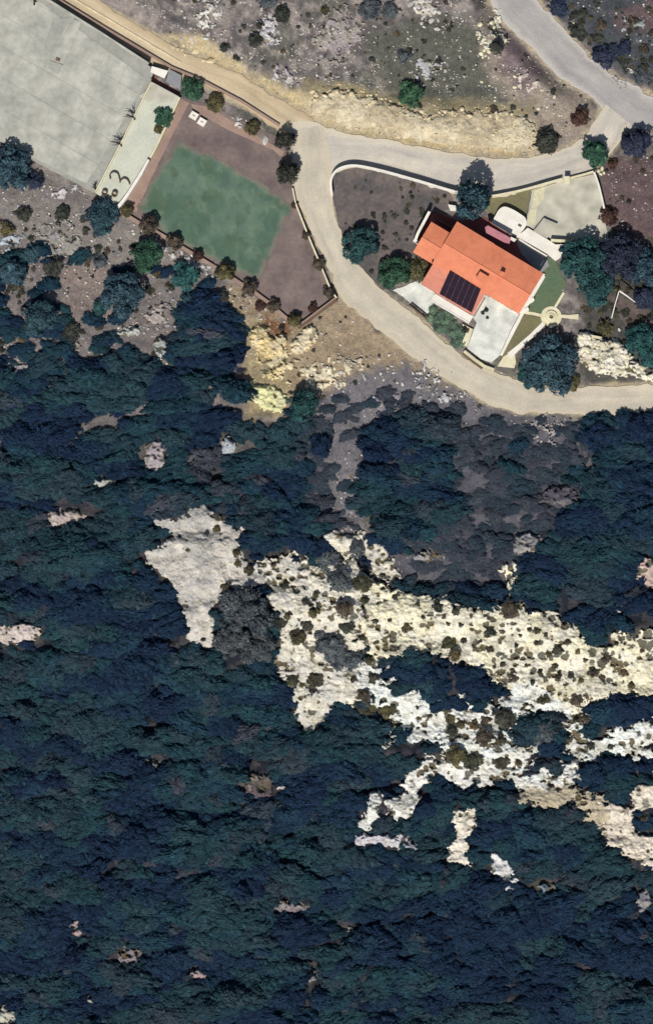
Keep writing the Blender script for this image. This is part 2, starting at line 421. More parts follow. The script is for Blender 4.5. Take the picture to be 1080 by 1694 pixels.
def tile_courses(name):
    """rows of tiles, sun bleaching and stains on a roof material"""
    m = MATS[name]; nt = m.node_tree; b = nt.nodes['Principled BSDF']
    old = b.inputs['Base Color'].links[0].from_socket
    pos = N(nt, 'ShaderNodeNewGeometry').outputs['Position']
    mp = N(nt, 'ShaderNodeMapping'); mp.inputs['Rotation'].default_value = (0, 0, R(31))
    nt.links.new(pos, mp.inputs['Vector'])
    w1 = N(nt, 'ShaderNodeTexWave', wave_type='BANDS', bands_direction='Y', wave_profile='SAW')
    w1.inputs['Scale'].default_value = 0.8; w1.inputs['Distortion'].default_value = 0.6; w1.inputs['Detail'].default_value = 2
    nt.links.new(mp.outputs['Vector'], w1.inputs['Vector'])
    c = mixc(nt, old, mixc(nt, (0.93, 0.92, 0.91), (1.04, 1.04, 1.04), w1.outputs['Fac']), 1.0, 'MULTIPLY')
    st = noise(nt, 0.55, 6, None, 0.7, 0.8)
    c = mixc(nt, c, mixc(nt, (0.86, 0.84, 0.84), (1.07, 1.08, 1.10), ramp(nt, st, 0.34, 0.66)), 1.0, 'MULTIPLY')
    nt.links.new(c, b.inputs['Base Color'])
tile_courses('m_roof'); tile_courses('m_roof_old')
m, nt, b = nmat('m_glass')
b.inputs['Base Color'].default_value = (0.02, 0.025, 0.03, 1); b.inputs['Roughness'].default_value = 0.15
m, nt, b = nmat('m_solar')
c = mixc(nt, (0.016, 0.010, 0.022), (0.022, 0.010, 0.014), noise(nt, 1.3, 2))
nt.links.new(c, b.inputs['Base Color']); b.inputs['Roughness'].default_value = 0.7
b.inputs['Specular IOR Level'].default_value = 0.05
m, nt, b = nmat('m_solar_line')
b.inputs['Base Color'].default_value = (0.04, 0.03, 0.045, 1); b.inputs['Roughness'].default_value = 0.4

def road_mat(name, ca, cb, edge):
    m, nt, b = nmat(name)
    uv = N(nt, 'ShaderNodeUVMap').outputs['UV']
    mp = N(nt, 'ShaderNodeMapping'); mp.inputs['Scale'].default_value = (0.06, 2.6, 1)
    nt.links.new(uv, mp.inputs['Vector'])
    st = noise(nt, 1.0, 5, mp.outputs['Vector'], 0.6, 0.4)
    pat = noise(nt, 0.35, 4)
    fin = noise(nt, 4.0, 5, rough=0.65)
    c = mixc(nt, ca, cb, ramp(nt, st, 0.36, 0.64))
    c = mixc(nt, c, mixc(nt, (0.88, 0.88, 0.9), (1.1, 1.09, 1.06), ramp(nt, pat, 0.3, 0.7)), 1.0, 'MULTIPLY')
    c = mixc(nt, c, mixc(nt, (0.87, 0.87, 0.87), (1.12, 1.12, 1.12), ramp(nt, fin, 0.3, 0.7)), 1.0, 'MULTIPLY')
    sx = N(nt, 'ShaderNodeSeparateXYZ'); nt.links.new(uv, sx.inputs[0])
    d = N(nt, 'ShaderNodeMath', operation='SUBTRACT'); nt.links.new(sx.outputs['Y'], d.inputs[0]); d.inputs[1].default_value = 0.5
    a = N(nt, 'ShaderNodeMath', operation='ABSOLUTE'); nt.links.new(d.outputs[0], a.inputs[0])
    w = N(nt, 'ShaderNodeMath', operation='MULTIPLY_ADD'); nt.links.new(fin, w.inputs[0]); w.inputs[1].default_value = 0.25; nt.links.new(a.outputs[0], w.inputs[2])
    c = mixc(nt, c, edge, ramp(nt, w.outputs[0], 0.46, 0.66))
    nt.links.new(c, b.inputs['Base Color'])
    b.inputs['Roughness'].default_value = 0.95
    bump(nt, b, fin, 0.3, 0.04)
    return m
road_mat('m_road_a', A(212, 204, 188), A(184, 177, 169), A(214, 202, 176))
road_mat('m_road_b', A(210, 200, 180), A(190, 181, 163), A(210, 196, 170))
road_mat('m_road_n', A(182, 177, 173), A(162, 157, 154), A(206, 199, 190))
road_mat('m_track', A(214, 197, 166), A(190, 170, 138), A(186, 166, 134))

FB = 1.0
foliage('f_forest', [(0.0055, 0.015, 0.037), (0.0075, 0.022, 0.043), (0.0090, 0.029, 0.046), (0.011, 0.036, 0.045), (0.015, 0.034, 0.046), (0.025, 0.034, 0.046), (0.040, 0.044, 0.057)], vary=0.3, tone=True)
foliage('f_blue', [(0.028, 0.056, 0.078), (0.024, 0.052, 0.068)])
foliage('f_navy', [(0.018, 0.022, 0.042), (0.020, 0.028, 0.050)])
foliage('f_teal', [(0.018, 0.060, 0.062), (0.020, 0.054, 0.058)])
foliage('f_green', [(0.024, 0.062, 0.042), (0.03, 0.07, 0.04)])
foliage('f_grey_green', [(0.08, 0.12, 0.085), (0.07, 0.11, 0.08)])
foliage('f_olive', [(0.07, 0.06, 0.028), (0.06, 0.055, 0.03)])
foliage('f_brown', [(0.062, 0.05, 0.037), (0.05, 0.042, 0.034)])
foliage('f_rust', [(0.05, 0.028, 0.024), (0.045, 0.024, 0.02)])
foliage('f_dark', [(0.030, 0.034, 0.030), (0.036, 0.036, 0.030)])
foliage('f_slate', [(0.058, 0.066, 0.074), (0.050, 0.060, 0.070)])
foliage('f_pocket', [(0.06, 0.052, 0.028), (0.035, 0.036, 0.026), (0.075, 0.055, 0.03), (0.03, 0.034, 0.03), (0.05, 0.048, 0.026)])

# ------------------------------------------------------------------ mesh helpers
def mesh_np(name, verts, quads, mat, col=None, smooth=False):
    me = bpy.data.meshes.new(name)
    verts = np.asarray(verts, np.float32); quads = np.asarray(quads, np.int32)
    k = quads.shape[1]
    me.vertices.add(len(verts)); me.vertices.foreach_set('co', verts.ravel())
    me.loops.add(quads.size); me.loops.foreach_set('vertex_index', quads.ravel())
    me.polygons.add(len(quads)); me.polygons.foreach_set('loop_start', np.arange(0, quads.size, k, dtype=np.int32))
    me.update(calc_edges=True)
    if smooth:
        me.polygons.foreach_set('use_smooth', np.ones(len(quads), bool))
    if col is not None:
        at = me.attributes.new('Col', 'FLOAT_COLOR', 'POINT')
        c4 = np.ones((len(verts), 4), np.float32); c4[:, :3] = col
        at.data.foreach_set('color', c4.ravel())
    if mat:
        me.materials.append(MATS[mat])
    return me

def link(name, data, parent=None, loc=None):
    o = bpy.data.objects.new(name, data)
    COL.objects.link(o)
    if parent is not None:
        o.parent = parent
    if loc is not None:
        o.location = loc
    return o

def tag(o, label=None, cat=None, group=None, kind=None):
    if label: o['label'] = label
    if cat: o['category'] = cat
    if group: o['group'] = group
    if kind: o['kind'] = kind
    return o

def thing(name, loc, label, cat, group=None):
    return tag(link(name, None, None, loc), label, cat, group)

def mesh_obj(name, verts, faces, mat, root=None, kind=None):
    me = bpy.data.meshes.new(name)
    off = Vector(root_loc(root))
    me.from_pydata([tuple(Vector(v) - off) for v in verts], [], faces)
    me.update()
    me.materials.append(MATS[mat])
    o = link(name, me, root)
    if kind: o['kind'] = kind
    return o

def root_loc(root):
    l = Vector((0, 0, 0))
    while root is not None:
        l += root.location
        root = root.parent
    return l

def prism_data(pts, z0, z1):
    """pts in pixels; vertical-sided slab"""
    n = len(pts)
    area = sum(pts[i][0] * pts[(i + 1) % n][1] - pts[(i + 1) % n][0] * pts[i][1] for i in range(n))
    if area > 0:
        pts = pts[::-1]
    vs = [(*W(u, v)[:2], z0) for u, v in pts] + [(*W(u, v)[:2], z1) for u, v in pts]
    fs = [tuple(range(n))[::-1], tuple(range(n, 2 * n))] + [(i, (i + 1) % n, n + (i + 1) % n, n + i) for i in range(n)]
    return vs, fs

def prism(name, pts, z0, z1, mat, root=None, kind=None):
    vs, fs = prism_data(list(pts), z0, z1)
    return mesh_obj(name, vs, fs, mat, root, kind)

def rough_pts(pts, step=6, amp=1.5, seed=1):
    out = []
    n = len(pts)
    for i in range(n):
        a = pts[i]; b = pts[(i + 1) % n]
        L = math.hypot(b[0] - a[0], b[1] - a[1]); k = max(1, int(L / step))
        for j in range(k):
            t = j / k
            u = a[0] + (b[0] - a[0]) * t; v = a[1] + (b[1] - a[1]) * t
            nx = float(fbm(u / 9 + seed, v / 9, seed, 3)) - 0.5; ny = float(fbm(u / 9 - seed * 3, v / 9 + 7, seed + 3, 3)) - 0.5
            out.append((u + nx * 2 * amp, v + ny * 2 * amp))
    return out

def ribbon(line, w):
    """left and right offset points of a polyline, in pixels; w number or list"""
    p = np.array(line, float); n = len(p)
    ws = np.full(n, w, float) if np.isscalar(w) else np.array(w, float)
    L, Rr = [], []
    for i in range(n):
        d1 = p[i] - p[i - 1] if i > 0 else p[1] - p[0]
        d2 = p[i + 1] - p[i] if i < n - 1 else p[-1] - p[-2]
        d1 = d1 / (np.hypot(*d1) + 1e-9); d2 = d2 / (np.hypot(*d2) + 1e-9)
        t = d1 + d2; t /= np.hypot(*t) + 1e-9
        nn = np.array([-t[1], t[0]]); k = 1 / max(0.5, abs(np.dot(nn, [-d1[1], d1[0]])))
        L.append(tuple(p[i] + nn * ws[i] / 2 * k)); Rr.append(tuple(p[i] - nn * ws[i] / 2 * k))
    return L, Rr

def wall(name, line, w, z0, z1, mat, root=None, kind=None):
    L, Rr = ribbon(line, w)
    return prism(name, L + Rr[::-1], z0, z1, mat, root, kind)

def smooth_line(pts, n=6):
    p = np.array(pts, float); out = []
    for i in range(len(p) - 1):
        p0 = p[max(i - 1, 0)]; p1 = p[i]; p2 = p[i + 1]; p3 = p[min(i + 2, len(p) - 1)]
        for k in range(n):
            t = k / n
            out.append(tuple(0.5 * (2 * p1 + (p2 - p0) * t + (2 * p0 - 5 * p1 + 4 * p2 - p3) * t * t + (3 * p1 - p0 - 3 * p2 + p3) * t ** 3)))
    out.append(tuple(p[-1]))
    return out

def resample(pts, n):
    p = np.array(smooth_line(pts, 8), float)
    d = np.r_[0, np.cumsum(np.hypot(*np.diff(p, axis=0).T))]
    t = np.linspace(0, d[-1], n)
    return np.c_[np.interp(t, d, p[:, 0]), np.interp(t, d, p[:, 1])]

def tube(path, radii, sides=6):
    """tapered tube through 3-D points"""
    vs, fs = [], []
    for i, (p, r) in enumerate(zip(path, radii)):
        p = Vector(p)
        d = (Vector(path[min(i + 1, len(path) - 1)]) - Vector(path[max(i - 1, 0)])).normalized()
        a = d.cross(Vector((0.3, 0.9, 0.2))).normalized(); bq = d.cross(a)
        for k in range(sides):
            ang = 2 * math.pi * k / sides
            vs.append(tuple(p + a * math.cos(ang) * r + bq * math.sin(ang) * r))
    m = len(path)
    for i in range(m - 1):
        for k in range(sides):
            fs.append((i * sides + k, i * sides + (k + 1) % sides, (i + 1) * sides + (k + 1) % sides, (i + 1) * sides + k))
    fs.append(tuple(range(sides))[::-1]); fs.append(tuple(range((m - 1) * sides, m * sides)))
    return vs, fs

def join(parts):
    vs, fs = [], []
    for v, f in parts:
        o = len(vs); vs += list(v); fs += [tuple(i + o for i in q) for q in f]
    return vs, fs

# ------------------------------------------------------------------ ground
def grow(a, b, step, far, k=1.28):
    c = list(np.arange(a, b + step, step))
    s = step; lo = [a]
    while lo[-1] > -far:
        s *= k; lo.append(lo[-1] - s)
    s = step; hi = [c[-1]]
    while hi[-1] < far:
        s *= k; hi.append(hi[-1] + s)
    return np.array(lo[1:][::-1] + c + hi[1:])

CLEAR = [  # open ground south of the road: worn soil, worn grey clearing
    [(380, 470), (440, 505), (494, 542), (560, 492), (600, 520), (690, 595), (760, 642), (720, 650), (660, 610), (600, 620), (545, 655), (490, 650), (480, 690), (410, 690), (405, 590), (385, 540), (350, 500)],
    [(530, 660), (600, 615), (660, 600), (730, 630), (850, 690), (950, 690), (960, 715), (920, 740), (850, 725), (800, 700), (740, 690), (690, 672), (650, 690), (610, 720), (598, 790), (606, 880), (560, 900), (545, 800), (528, 720)],
]
GREY = [[(860, 715), (985, 715), (990, 760), (930, 800), (950, 850), (900, 930), (862, 960), (858, 860)], [(742, 690), (862, 690), (858, 860), (866, 962), (760, 985), (690, 960), (640, 935), (700, 880), (745, 850)], [(480, 700), (540, 690), (550, 880), (500, 850)]]
SOILS = [(108, 430, 180, 520), (256, 466, 306, 545), (0, 465, 60, 515), (92, 585, 128, 640), (165, 640, 235, 665)]

def forest_density(U, V):
    """1 where the maquis closes over the ground"""
    w1 = (fbm(U / 22, V / 22, 41, 3) - 0.5) * 36; w2 = (fbm(U / 22 + 50, V / 22, 43, 3) - 0.5) * 36
    u = U + w1; v = V + w2
    d = sstep(582, 622, v + 0.0 * u)
    for p in CLEAR:
        d = d * (1 - sstep(-10, 4, poly_sd(u, v, p)))
    up = poly_sd(u, v, [(560, 480), (700, 600), (860, 690), (1200, 688), (1200, 400), (560, 400)])
    d = d * (1 - sstep(-3, 6, up))
    left = poly_sd(u, v, [(310, 480), (340, 440), (372, 480), (395, 560), (410, 600), (405, 660), (240, 660), (250, 590), (300, 560)])
    d = np.maximum(d, sstep(-4, 6, left))
    for p in GREY:
        d = d * (1 - 0.80 * sstep(-16, 14, poly_sd(u, v, p)))
    for (a, b, c, e) in SOILS:
        d = d * (1 - sstep(-4, 8, poly_sd(u, v, [(a, b), (c, b), (c, e), (a, e)])))
    return d

ALLROCK = ROCKS + MOUNDS
def rock_any(U, V):
    m = np.full(np.shape(U), -60.0)
    for s in ALLROCK:
        m = np.maximum(m, rock_sd(s, U, V))
    for (u, v, rx, ry, c, l) in PATCHES:
        m = np.maximum(m, (1 - np.hypot((U - u) / rx, (V - v) / ry)) * min(rx, ry))
    return m

gu = grow(-90, 1170, 3.0, 9000); gv = grow(-90, 1784, 3.0, 9000)
GU, GV = np.meshgrid(gu, gv)
inr = (GU > ru[0]) & (GU < ru[-1]) & (GV > rv[0]) & (GV < rv[-1])
slope_far = np.interp(GV, [-9000, -300, 120, 230, 680, 900, 1000, 1190, 1450, 1700, 9000], [60, 4.5, 1.5, 0.3, 0, -0.9, -1.2, -3.6, -5.0, -6.5, -40])
far_z = slope_far + 1.5 * (fbm(GU / 150, GV / 120, 3, 3) - 0.5)
GZ = np.where(inr, hz(GU, GV), far_z)
u, v = GU, GV
wu = u + (fbm(u / 16, v / 16, 61, 3) - 0.5) * 26
wv = v + (fbm(u / 16 + 33, v / 16, 63, 3) - 0.5) * 26
n1 = fbm(u / 40, v / 40, 71, 4); n2 = fbm(u / 11, v / 11, 77, 3); n3 = fbm(u / 90, v / 70, 79, 3)
def lerpc(c, col, m):
    return c * (1 - m[..., None]) + np.array(col) * m[..., None]
gc = np.zeros(GU.shape + (3,)) + np.array(A(136, 128, 124))
gc = lerpc(gc, A(108, 102, 101), sstep(0.45, 0.62, n1))
gc = lerpc(gc, A(104, 104, 94), sstep(0.5, 0.62, n3) * 0.8)
gc = lerpc(gc, A(158, 148, 142), sstep(0.55, 0.68, n2) * 0.7)
gc = lerpc(gc, A(82, 78, 78), sstep(0.45, 0.34, n2) * 0.6)
def paint(poly, col, soft=6, warp=True, k=1.0):
    global gc
    sd = poly_sd(wu if warp else u, wv if warp else v, poly)
    gc = lerpc(gc, col, sstep(-soft, soft, sd) * k)
# olive grey hillside right of the top centre, dark ground in the top right corner
paint([(600, 60), (740, 20), (830, 60), (850, 170), (720, 185), (640, 150)], A(94, 94, 86), 14)
paint([(900, -60), (1140, -60), (1140, 160), (1060, 140), (990, 90), (930, 30)], A(72, 76, 80), 10)
paint([(1010, 20), (1140, -20), (1140, 60), (1020, 52)], A(96, 82, 84), 8)
paint([(800, 10), (840, 40), (935, 130), (985, 180), (960, 240), (880, 250), (850, 180), (800, 110)], A(150, 138, 126), 12)
paint([(835, 40), (900, 120), (870, 160), (820, 110)], A(128, 112, 114), 10)
paint([(260, 60), (330, 60), (420, 120), (520, 165), (500, 190), (420, 140), (330, 95)], A(184, 168, 132), 12)
paint(BANK, A(186, 173, 146), 12)
paint([(500, 130), (700, 165), (880, 175), (880, 190), (700, 185), (500, 160)], A(138, 128, 98), 8, k=0.8)
paint([(520, 200), (700, 230), (860, 240), (860, 262), (700, 250), (520, 215)], A(178, 162, 128), 6)
paint([(985, 260), (1140, 260), (1140, 390), (1010, 400)], A(104, 88, 88), 6)
paint([(960, 380), (1140, 400), (1140, 640), (960, 640)], A(84, 82, 78), 10)
paint([(1010, 490), (1070, 500), (1090, 560), (1030, 545)], A(104, 92, 88), 6)
paint([(-90, 210), (60, 280), (200, 350), (480, 540), (560, 500), (400, 700), (-90, 700)], A(122, 115, 113), 10)
paint([(60, 330), (200, 350), (330, 440), (240, 480), (60, 400), (-60, 420), (-60, 330)], A(136, 130, 124), 10, k=0.7)
paint([(100, 425), (185, 440), (185, 530), (110, 530)], A(134, 122, 116), 12)
for p in CLEAR[:1]:
    paint(p, A(158, 141, 118), 10)
paint(CLEAR[1], A(113, 110, 114), 14)
for p in GREY:
    paint(p, A(92, 91, 99), 16)
paint([(410, 520), (480, 545), (470, 690), (405, 690)], A(160, 146, 116), 10)
paint([(440, 520), (485, 538), (470, 565), (440, 560)], A(126, 92, 66), 5)
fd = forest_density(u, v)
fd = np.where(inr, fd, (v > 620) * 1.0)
fd_shade = fd * (1 - sstep(860, 640, v) * sstep(470, 380, u) * sstep(0.49, 0.53, fbm(u / 40, v / 15, 331, 3)))
gc = lerpc(gc, (0.014, 0.016, 0.024), fd_shade * (0.75 + 0.25 * sstep(0.4, 0.6, n2)))  # near-black navy paints the canopy's shade into the ground colour
rk = np.where(inr, rock_any(u, v), -60)
gc = lerpc(gc, (0.075, 0.065, 0.045), sstep(-6, 3, rk) * fd * 0.7 * sstep(0.42, 0.58, n1))
for pl in ROADS:
    gc = lerpc(gc, A(188, 174, 146), sstep(-7, 1, poly_sd(u + (n2 - .5) * 14, v + (n1 - .5) * 14, pl)) * 0.85)
gc = gc * (0.8 + 0.4 * fbm(u / 6, v / 6, 91, 3))[..., None]
ny, nx = GU.shape
kk = S * (1 - GZ / H)
gverts = np.stack([(GU - 540) * kk, (847 - GV) * kk, GZ], -1).reshape(-1, 3)
idx = np.arange(nx * ny).reshape(ny, nx)
gq = np.stack([idx[:-1, :-1], idx[1:, :-1], idx[1:, 1:], idx[:-1, 1:]], -1).reshape(-1, 4)
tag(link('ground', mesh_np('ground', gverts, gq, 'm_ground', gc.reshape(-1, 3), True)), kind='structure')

# ------------------------------------------------------------------ roads
def road(name, L, Rr, z, mat, n=90, m=9, seed=0, jit=5.0):
    a = resample(L, n); c = resample(Rr, n)
    for e, sd in ((a, 1), (c, 2)):
        e += (np.c_[fbm(e[:, 0] / 12, e[:, 1] / 12, seed + sd, 3), fbm(e[:, 0] / 12 + 9, e[:, 1] / 12, seed + sd + 7, 3)] - 0.5) * 2 * jit
    t = np.linspace(0, 1, m)
    P = a[:, None, :] * (1 - t)[None, :, None] + c[:, None, :] * t[None, :, None]
    zz = z + 0.0 * P[..., 0]
    vs = np.stack([(P[..., 0] - 540) * S, (847 - P[..., 1]) * S, zz], -1).reshape(-1, 3)
    ix = np.arange(n * m).reshape(n, m)
    q = np.stack([ix[:-1, :-1], ix[:-1, 1:], ix[1:, 1:], ix[1:, :-1]], -1).reshape(-1, 4)
    x0, x1, x2 = (vs[q[0, k]] for k in range(3))
    if np.cross(x1 - x0, x2 - x0)[2] < 0:
        q = q[:, ::-1]
    me = mesh_np(name, vs, q, mat)
    mid = (a + c) / 2
    along = np.r_[0, np.cumsum(np.hypot(*np.diff(mid, axis=0).T))] * S
    uvl = me.uv_layers.new(name='UVMap')
    UV = np.stack([np.repeat(along, m), np.tile(t, n)], -1)
    uvl.data.foreach_set('uv', UV[q.ravel()].astype(np.float32).ravel())
    return tag(link(name, me), kind='structure')
road('track', TRACK_L, TRACK_R, 0.012, 'm_track', seed=3)
road('road_north', ROAD_N_L, ROAD_N_R, 0.020, 'm_road_n', seed=13)
road('road_upper', ROAD_A_T, ROAD_A_B, 0.028, 'm_road_a', seed=23)
road('road_lower', ROAD_B_L, ROAD_B_R, 0.036, 'm_road_b', n=140, seed=33)

# ------------------------------------------------------------------ rocks
TOPS = []
def rock_field(bbox, step, specs, warp=12, cat='rock', group=None, lift=1.0, split=False):
    u0, v0, u1, v1 = bbox
    us = np.arange(u0, u1, step); vs_ = np.arange(v0, v1, step)
    U, V = np.meshgrid(us, vs_)
    wU = U + (fbm(U / 13, V / 13, 101, 4) - 0.5) * 2 * warp + (fbm(U / 3.5, V / 3.5, 107, 2) - 0.5) * 9; wV = V + (fbm(U / 13 + 40, V / 13, 103, 4) - 0.5) * 2 * warp + (fbm(U / 3.5 + 11, V / 3.5, 109, 2) - 0.5) * 9
    sds = np.stack([rock_sd(s, wU, wV) for s in specs]) if not callable(specs[0].get('sd')) else np.stack([s['sd'](wU, wV) for s in specs])
    ids = sds.argmax(0); m = sds.max(0)
    knob = np.array([s['knob'] for s in specs])[ids]; rough = np.array([s['rough'] for s in specs])[ids]
    e = sstep(-2, 7, m)
    jx = 4 * (fbm(U / 8, V / 8, 5, 2) - 0.5); jy = 4 * (fbm(U / 8 + 21, V / 8, 6, 2) - 0.5)
    f1, f2, cid = worley((U + jx) / 11, (V + jy) / 10, 201)
    g1, g2, cid2 = worley((U + jx) / 5, (V - jy) / 4.8, 207)
    h1, h2, cid3 = worley((U + 1.6 * jx) / 15, (V + 1.6 * jy) / 13, 213)
    k1 = (1 - np.clip(f1, 0, 1) ** 2) * (0.5 + 0.8 * cid)
    k2 = (1 - np.clip(g1, 0, 1) ** 2) * (0.4 + 0.9 * cid2)
    rc = np.clip(rough, 0, 1)
    pdn = 0.25 + 0.95 * sstep(0.34, 0.62, fbm(U / 42, V / 30, 281, 3))
    pit = sstep(0.0, -0.14, h1 - (0.62 * cid3 ** 1.4 * pdn - 0.06) * rc) * sstep(0.3, 0.6, rc)
    pit = np.maximum(pit, 0.9 * sstep(0.60, 0.68, fbm(U / 11, V / 9, 231, 3)) * rc * np.clip(pdn, 0, 1))
    low = fbm(U / 70, V / 50, 241, 3)
    Z = hz(U, V) + lift * (e * (0.12 + 0.5 * low) + e * (knob * 1.5 * k1 + (0.03 + knob) * 0.9 * k2) + e * 0.22 * (fbm(U / 4, V / 4, 251, 3) - 0.5)) - (1 - e) * 0.4 - pit * e * 0.38
    ca = np.array([A(*s['ca']) for s in specs])[ids]; cb = np.array([A(*s['cb']) for s in specs])[ids]
    t = sstep(0.4, 0.6, fbm(U / 26, V / 26, 261, 3))[..., None]
    C = ca * (1 - t) + cb * t
    gt = (sstep(0.54, 0.66, fbm(U / 16, V / 13, 291, 3)) * 0.55 * rc)[..., None]
    C = C * (1 - gt) + np.array(A(168, 164, 146)) * gt
    C = C * (0.88 + 0.2 * cid + 0.12 * (cid2 - 0.5))[..., None]
    st_ = sstep(0.4, 0.6, fbm(U / 20, V / 20, 277, 2))[..., None]
    soil = np.array((0.085, 0.066, 0.034)) * (1 - st_) + np.array((0.075, 0.076, 0.062)) * st_
    so = np.clip(sstep(0.3, 0.7, pit) * 0.95 + 0.5 * sstep(0.05, 0.0, f2 - f1) * rc * sstep(0.5, 0.62, fbm(U / 18, V / 18, 271, 2)), 0, 0.95)[..., None]
    C = C * (1 - so) + soil * so
    kz = S * (1 - Z / H)
    P = np.stack([(U - 540) * kz, (847 - V) * kz, Z], -1)
    keep = (m > -2.5)
    kq = keep[:-1, :-1] & keep[1:, :-1] & keep[1:, 1:] & keep[:-1, 1:]
    TOPS.append((u0, v0, step, np.where(keep, Z, -999)))
    ny, nx = U.shape
    idx = np.arange(nx * ny).reshape(ny, nx)
    Q = np.stack([idx[:-1, :-1], idx[1:, :-1], idx[1:, 1:], idx[:-1, 1:]], -1)
    qi = ids[:-1, :-1]
    for k, s in enumerate(specs):
        q = Q[kq & (qi == k)]
        if not len(q):
            continue
        comps = [q]
        if split:
            msk = kq & (qi == k)
            lb = np.where(msk, np.arange(1, msk.size + 1).reshape(msk.shape), 0)
            while True:
                pd = np.pad(lb, 1)
                nb = np.maximum.reduce([pd[1:-1, 1:-1]] + [pd[1 + a_:pd.shape[0] - 1 + a_, 1 + b_:pd.shape[1] - 1 + b_] for a_ in (-1, 0, 1) for b_ in (-1, 0, 1)])
                nb = np.where(msk, nb, 0)
                if (nb == lb).all(): break
                lb = nb
            idl, cnt = np.unique(lb[msk], return_counts=True)
            order = [i_ for i_ in np.argsort(-cnt) if cnt[i_] > 14][:12]
            if not order: continue
            comps = [Q[lb == idl[i_]] for i_ in order]
        main = None
        for cq in comps:
            used, inv = np.unique(cq.ravel(), return_inverse=True)
            pv = P.reshape(-1, 3)[used]
            if main is None:
                c0 = pv.mean(0); c0[2] = pv[:, 2].min()
            md_ = mesh_np(s['name'], pv - c0, inv.reshape(-1, 4), 'm_rock', C.reshape(-1, 3)[used], False)
            if main is None:
                main = link(s['name'], md_, None, c0)
                tag(main, s['label'], cat, group or s.get('group'))
            else:
                link('rock_piece', md_, main)

def top_z(u, v):
    z = float(hz(u, v))
    for u0, v0, st, g in TOPS:
        i = int((u - u0) / st); j = int((v - v0) / st)
        if 0 <= j < g.shape[0] and 0 <= i < g.shape[1]:
            z = max(z, float(g[j, i]))
    return z

rock_field((205, 815, 1150, 1480), 1.35, ROCKS, 11, 'rock outcrop', 'limestone outcrops on the slope')
rock_field((398, 520, 545, 692), 1.35, MOUNDS[:4], 5, 'rubble mound', 'yellow rubble mounds below the court')
rock_field((930, 535, 1100, 645), 1.35, MOUNDS[4:], 6, 'rockery', None)
for (pu, pv, rx, ry, c, lab) in PATCHES:
    def sdf(U, V, pu=pu, pv=pv, rx=rx, ry=ry):
        return (1 - np.hypot((U - pu) / rx, (V - pv) / ry)) * min(rx, ry) + (fbm(U / 7, V / 7, int(pu), 2) - 0.5) * 10
    rock_field((pu - rx - 22, pv - ry - 22, pu + rx + 22, pv + ry + 22), 1.6,
               [dict(name='bare_rock', label=lab, sd=sdf, ca=c, cb=tuple(min(255, int(x * 1.06)) for x in c), knob=0.3, rough=0.8)], 6, 'rock', 'bare rocks showing through the scrub', 0.9, True)

# lacy scree outcrops on the upper hillside
HILL = [(440, 50, 20, 34, (196, 194, 196), 'grey white scree outcrop between dark bushes on the left hillside'), (338, 22, 30, 22, (206, 204, 196), 'white scree outcrop above the track'),
        (705, 12, 30, 30, (214, 206, 192), 'white outcrop at the top of the hillside'), (812, 55, 22, 42, (214, 210, 190), 'cream scree outcrop beside the northern road'),
        (706, 108, 26, 26, (186, 186, 188), 'grey outcrop beside the green hillside tree'), (735, 130, 22, 12, (200, 198, 196), 'pale outcrop right of the green hillside tree'),
        (880, 140, 34, 14, (206, 196, 184), 'pale ledge on the point between the roads'), (560, 60, 40, 50, (150, 142, 142), 'faint grey outcrop in the middle of the hillside'),
        (470, 130, 26, 16, (178, 172, 174), 'grey outcrop at the hillside foot by the track'), (250, 400, 22, 12, (196, 196, 196), 'white outcrop under the court hedge'),
        (320, 436, 26, 14, (202, 204, 202), 'white outcrop beside the teal tree of the hedge'), (20, 400, 26, 16, (176, 186, 194), 'bluish white outcrop at the left edge'),
        (105, 320, 26, 12, (190, 186, 190), 'pale outcrop under the yard wall'), (100, 400, 46, 34, (150, 146, 140), 'grey scree outcrop in the upper left'),
        (270, 520, 20, 26, (164, 154, 150), 'mauve grey outcrop on the bare patch'), (40, 620, 34, 26, (150, 146, 152), 'streaky grey outcrop at the left forest edge'),
        (120, 570, 26, 18, (156, 148, 146), 'grey outcrop on the lower left soil'), (700, 625, 34, 18, (190, 190, 192), 'white outcrop under the road edge'),
        (640, 670, 28, 26, (128, 124, 136), 'lilac grey outcrop in the worn clearing'), (740, 655, 30, 12, (176, 176, 178), 'pale streaky outcrop below the road bend'),
        (900, 715, 40, 20, (164, 158, 160), 'grey outcrop below the lower road'), (1030, 130, 30, 14, (176, 172, 170), 'grey outcrop right of the northern road'),
        (536, 624, 50, 32, (218, 206, 178), 'cream outcrop right of the round tree'), (470, 604, 46, 30, (214, 200, 164), 'thin cream rubble between the yellow mounds'), (585, 600, 30, 14, (196, 184, 162), 'tan outcrop between the mounds and the road'), (1046, 40, 26, 12, (150, 158, 158), 'blue grey outcrop in the top right corner')]
for (pu, pv, rx, ry, c, lab) in HILL:
    def sdf(U, V, pu=pu, pv=pv, rx=rx, ry=ry):
        return (1 - np.hypot((U - pu) / rx, (V - pv) / ry)) * min(rx, ry) * 0.7 - 4 + (fbm(U / 8, V / 8, int(pu), 3) - 0.5) * 46
    rock_field((pu - rx - 18, pv - ry - 18, pu + rx + 18, pv + ry + 18), 1.5,
               [dict(name='scree_outcrop', label=lab, sd=sdf, ca=c, cb=tuple(min(255, int(x * 1.1)) for x in c), knob=0.16, rough=0.8)], 8, 'rock', 'scree outcrops on the bare slopes', 0.5, True)

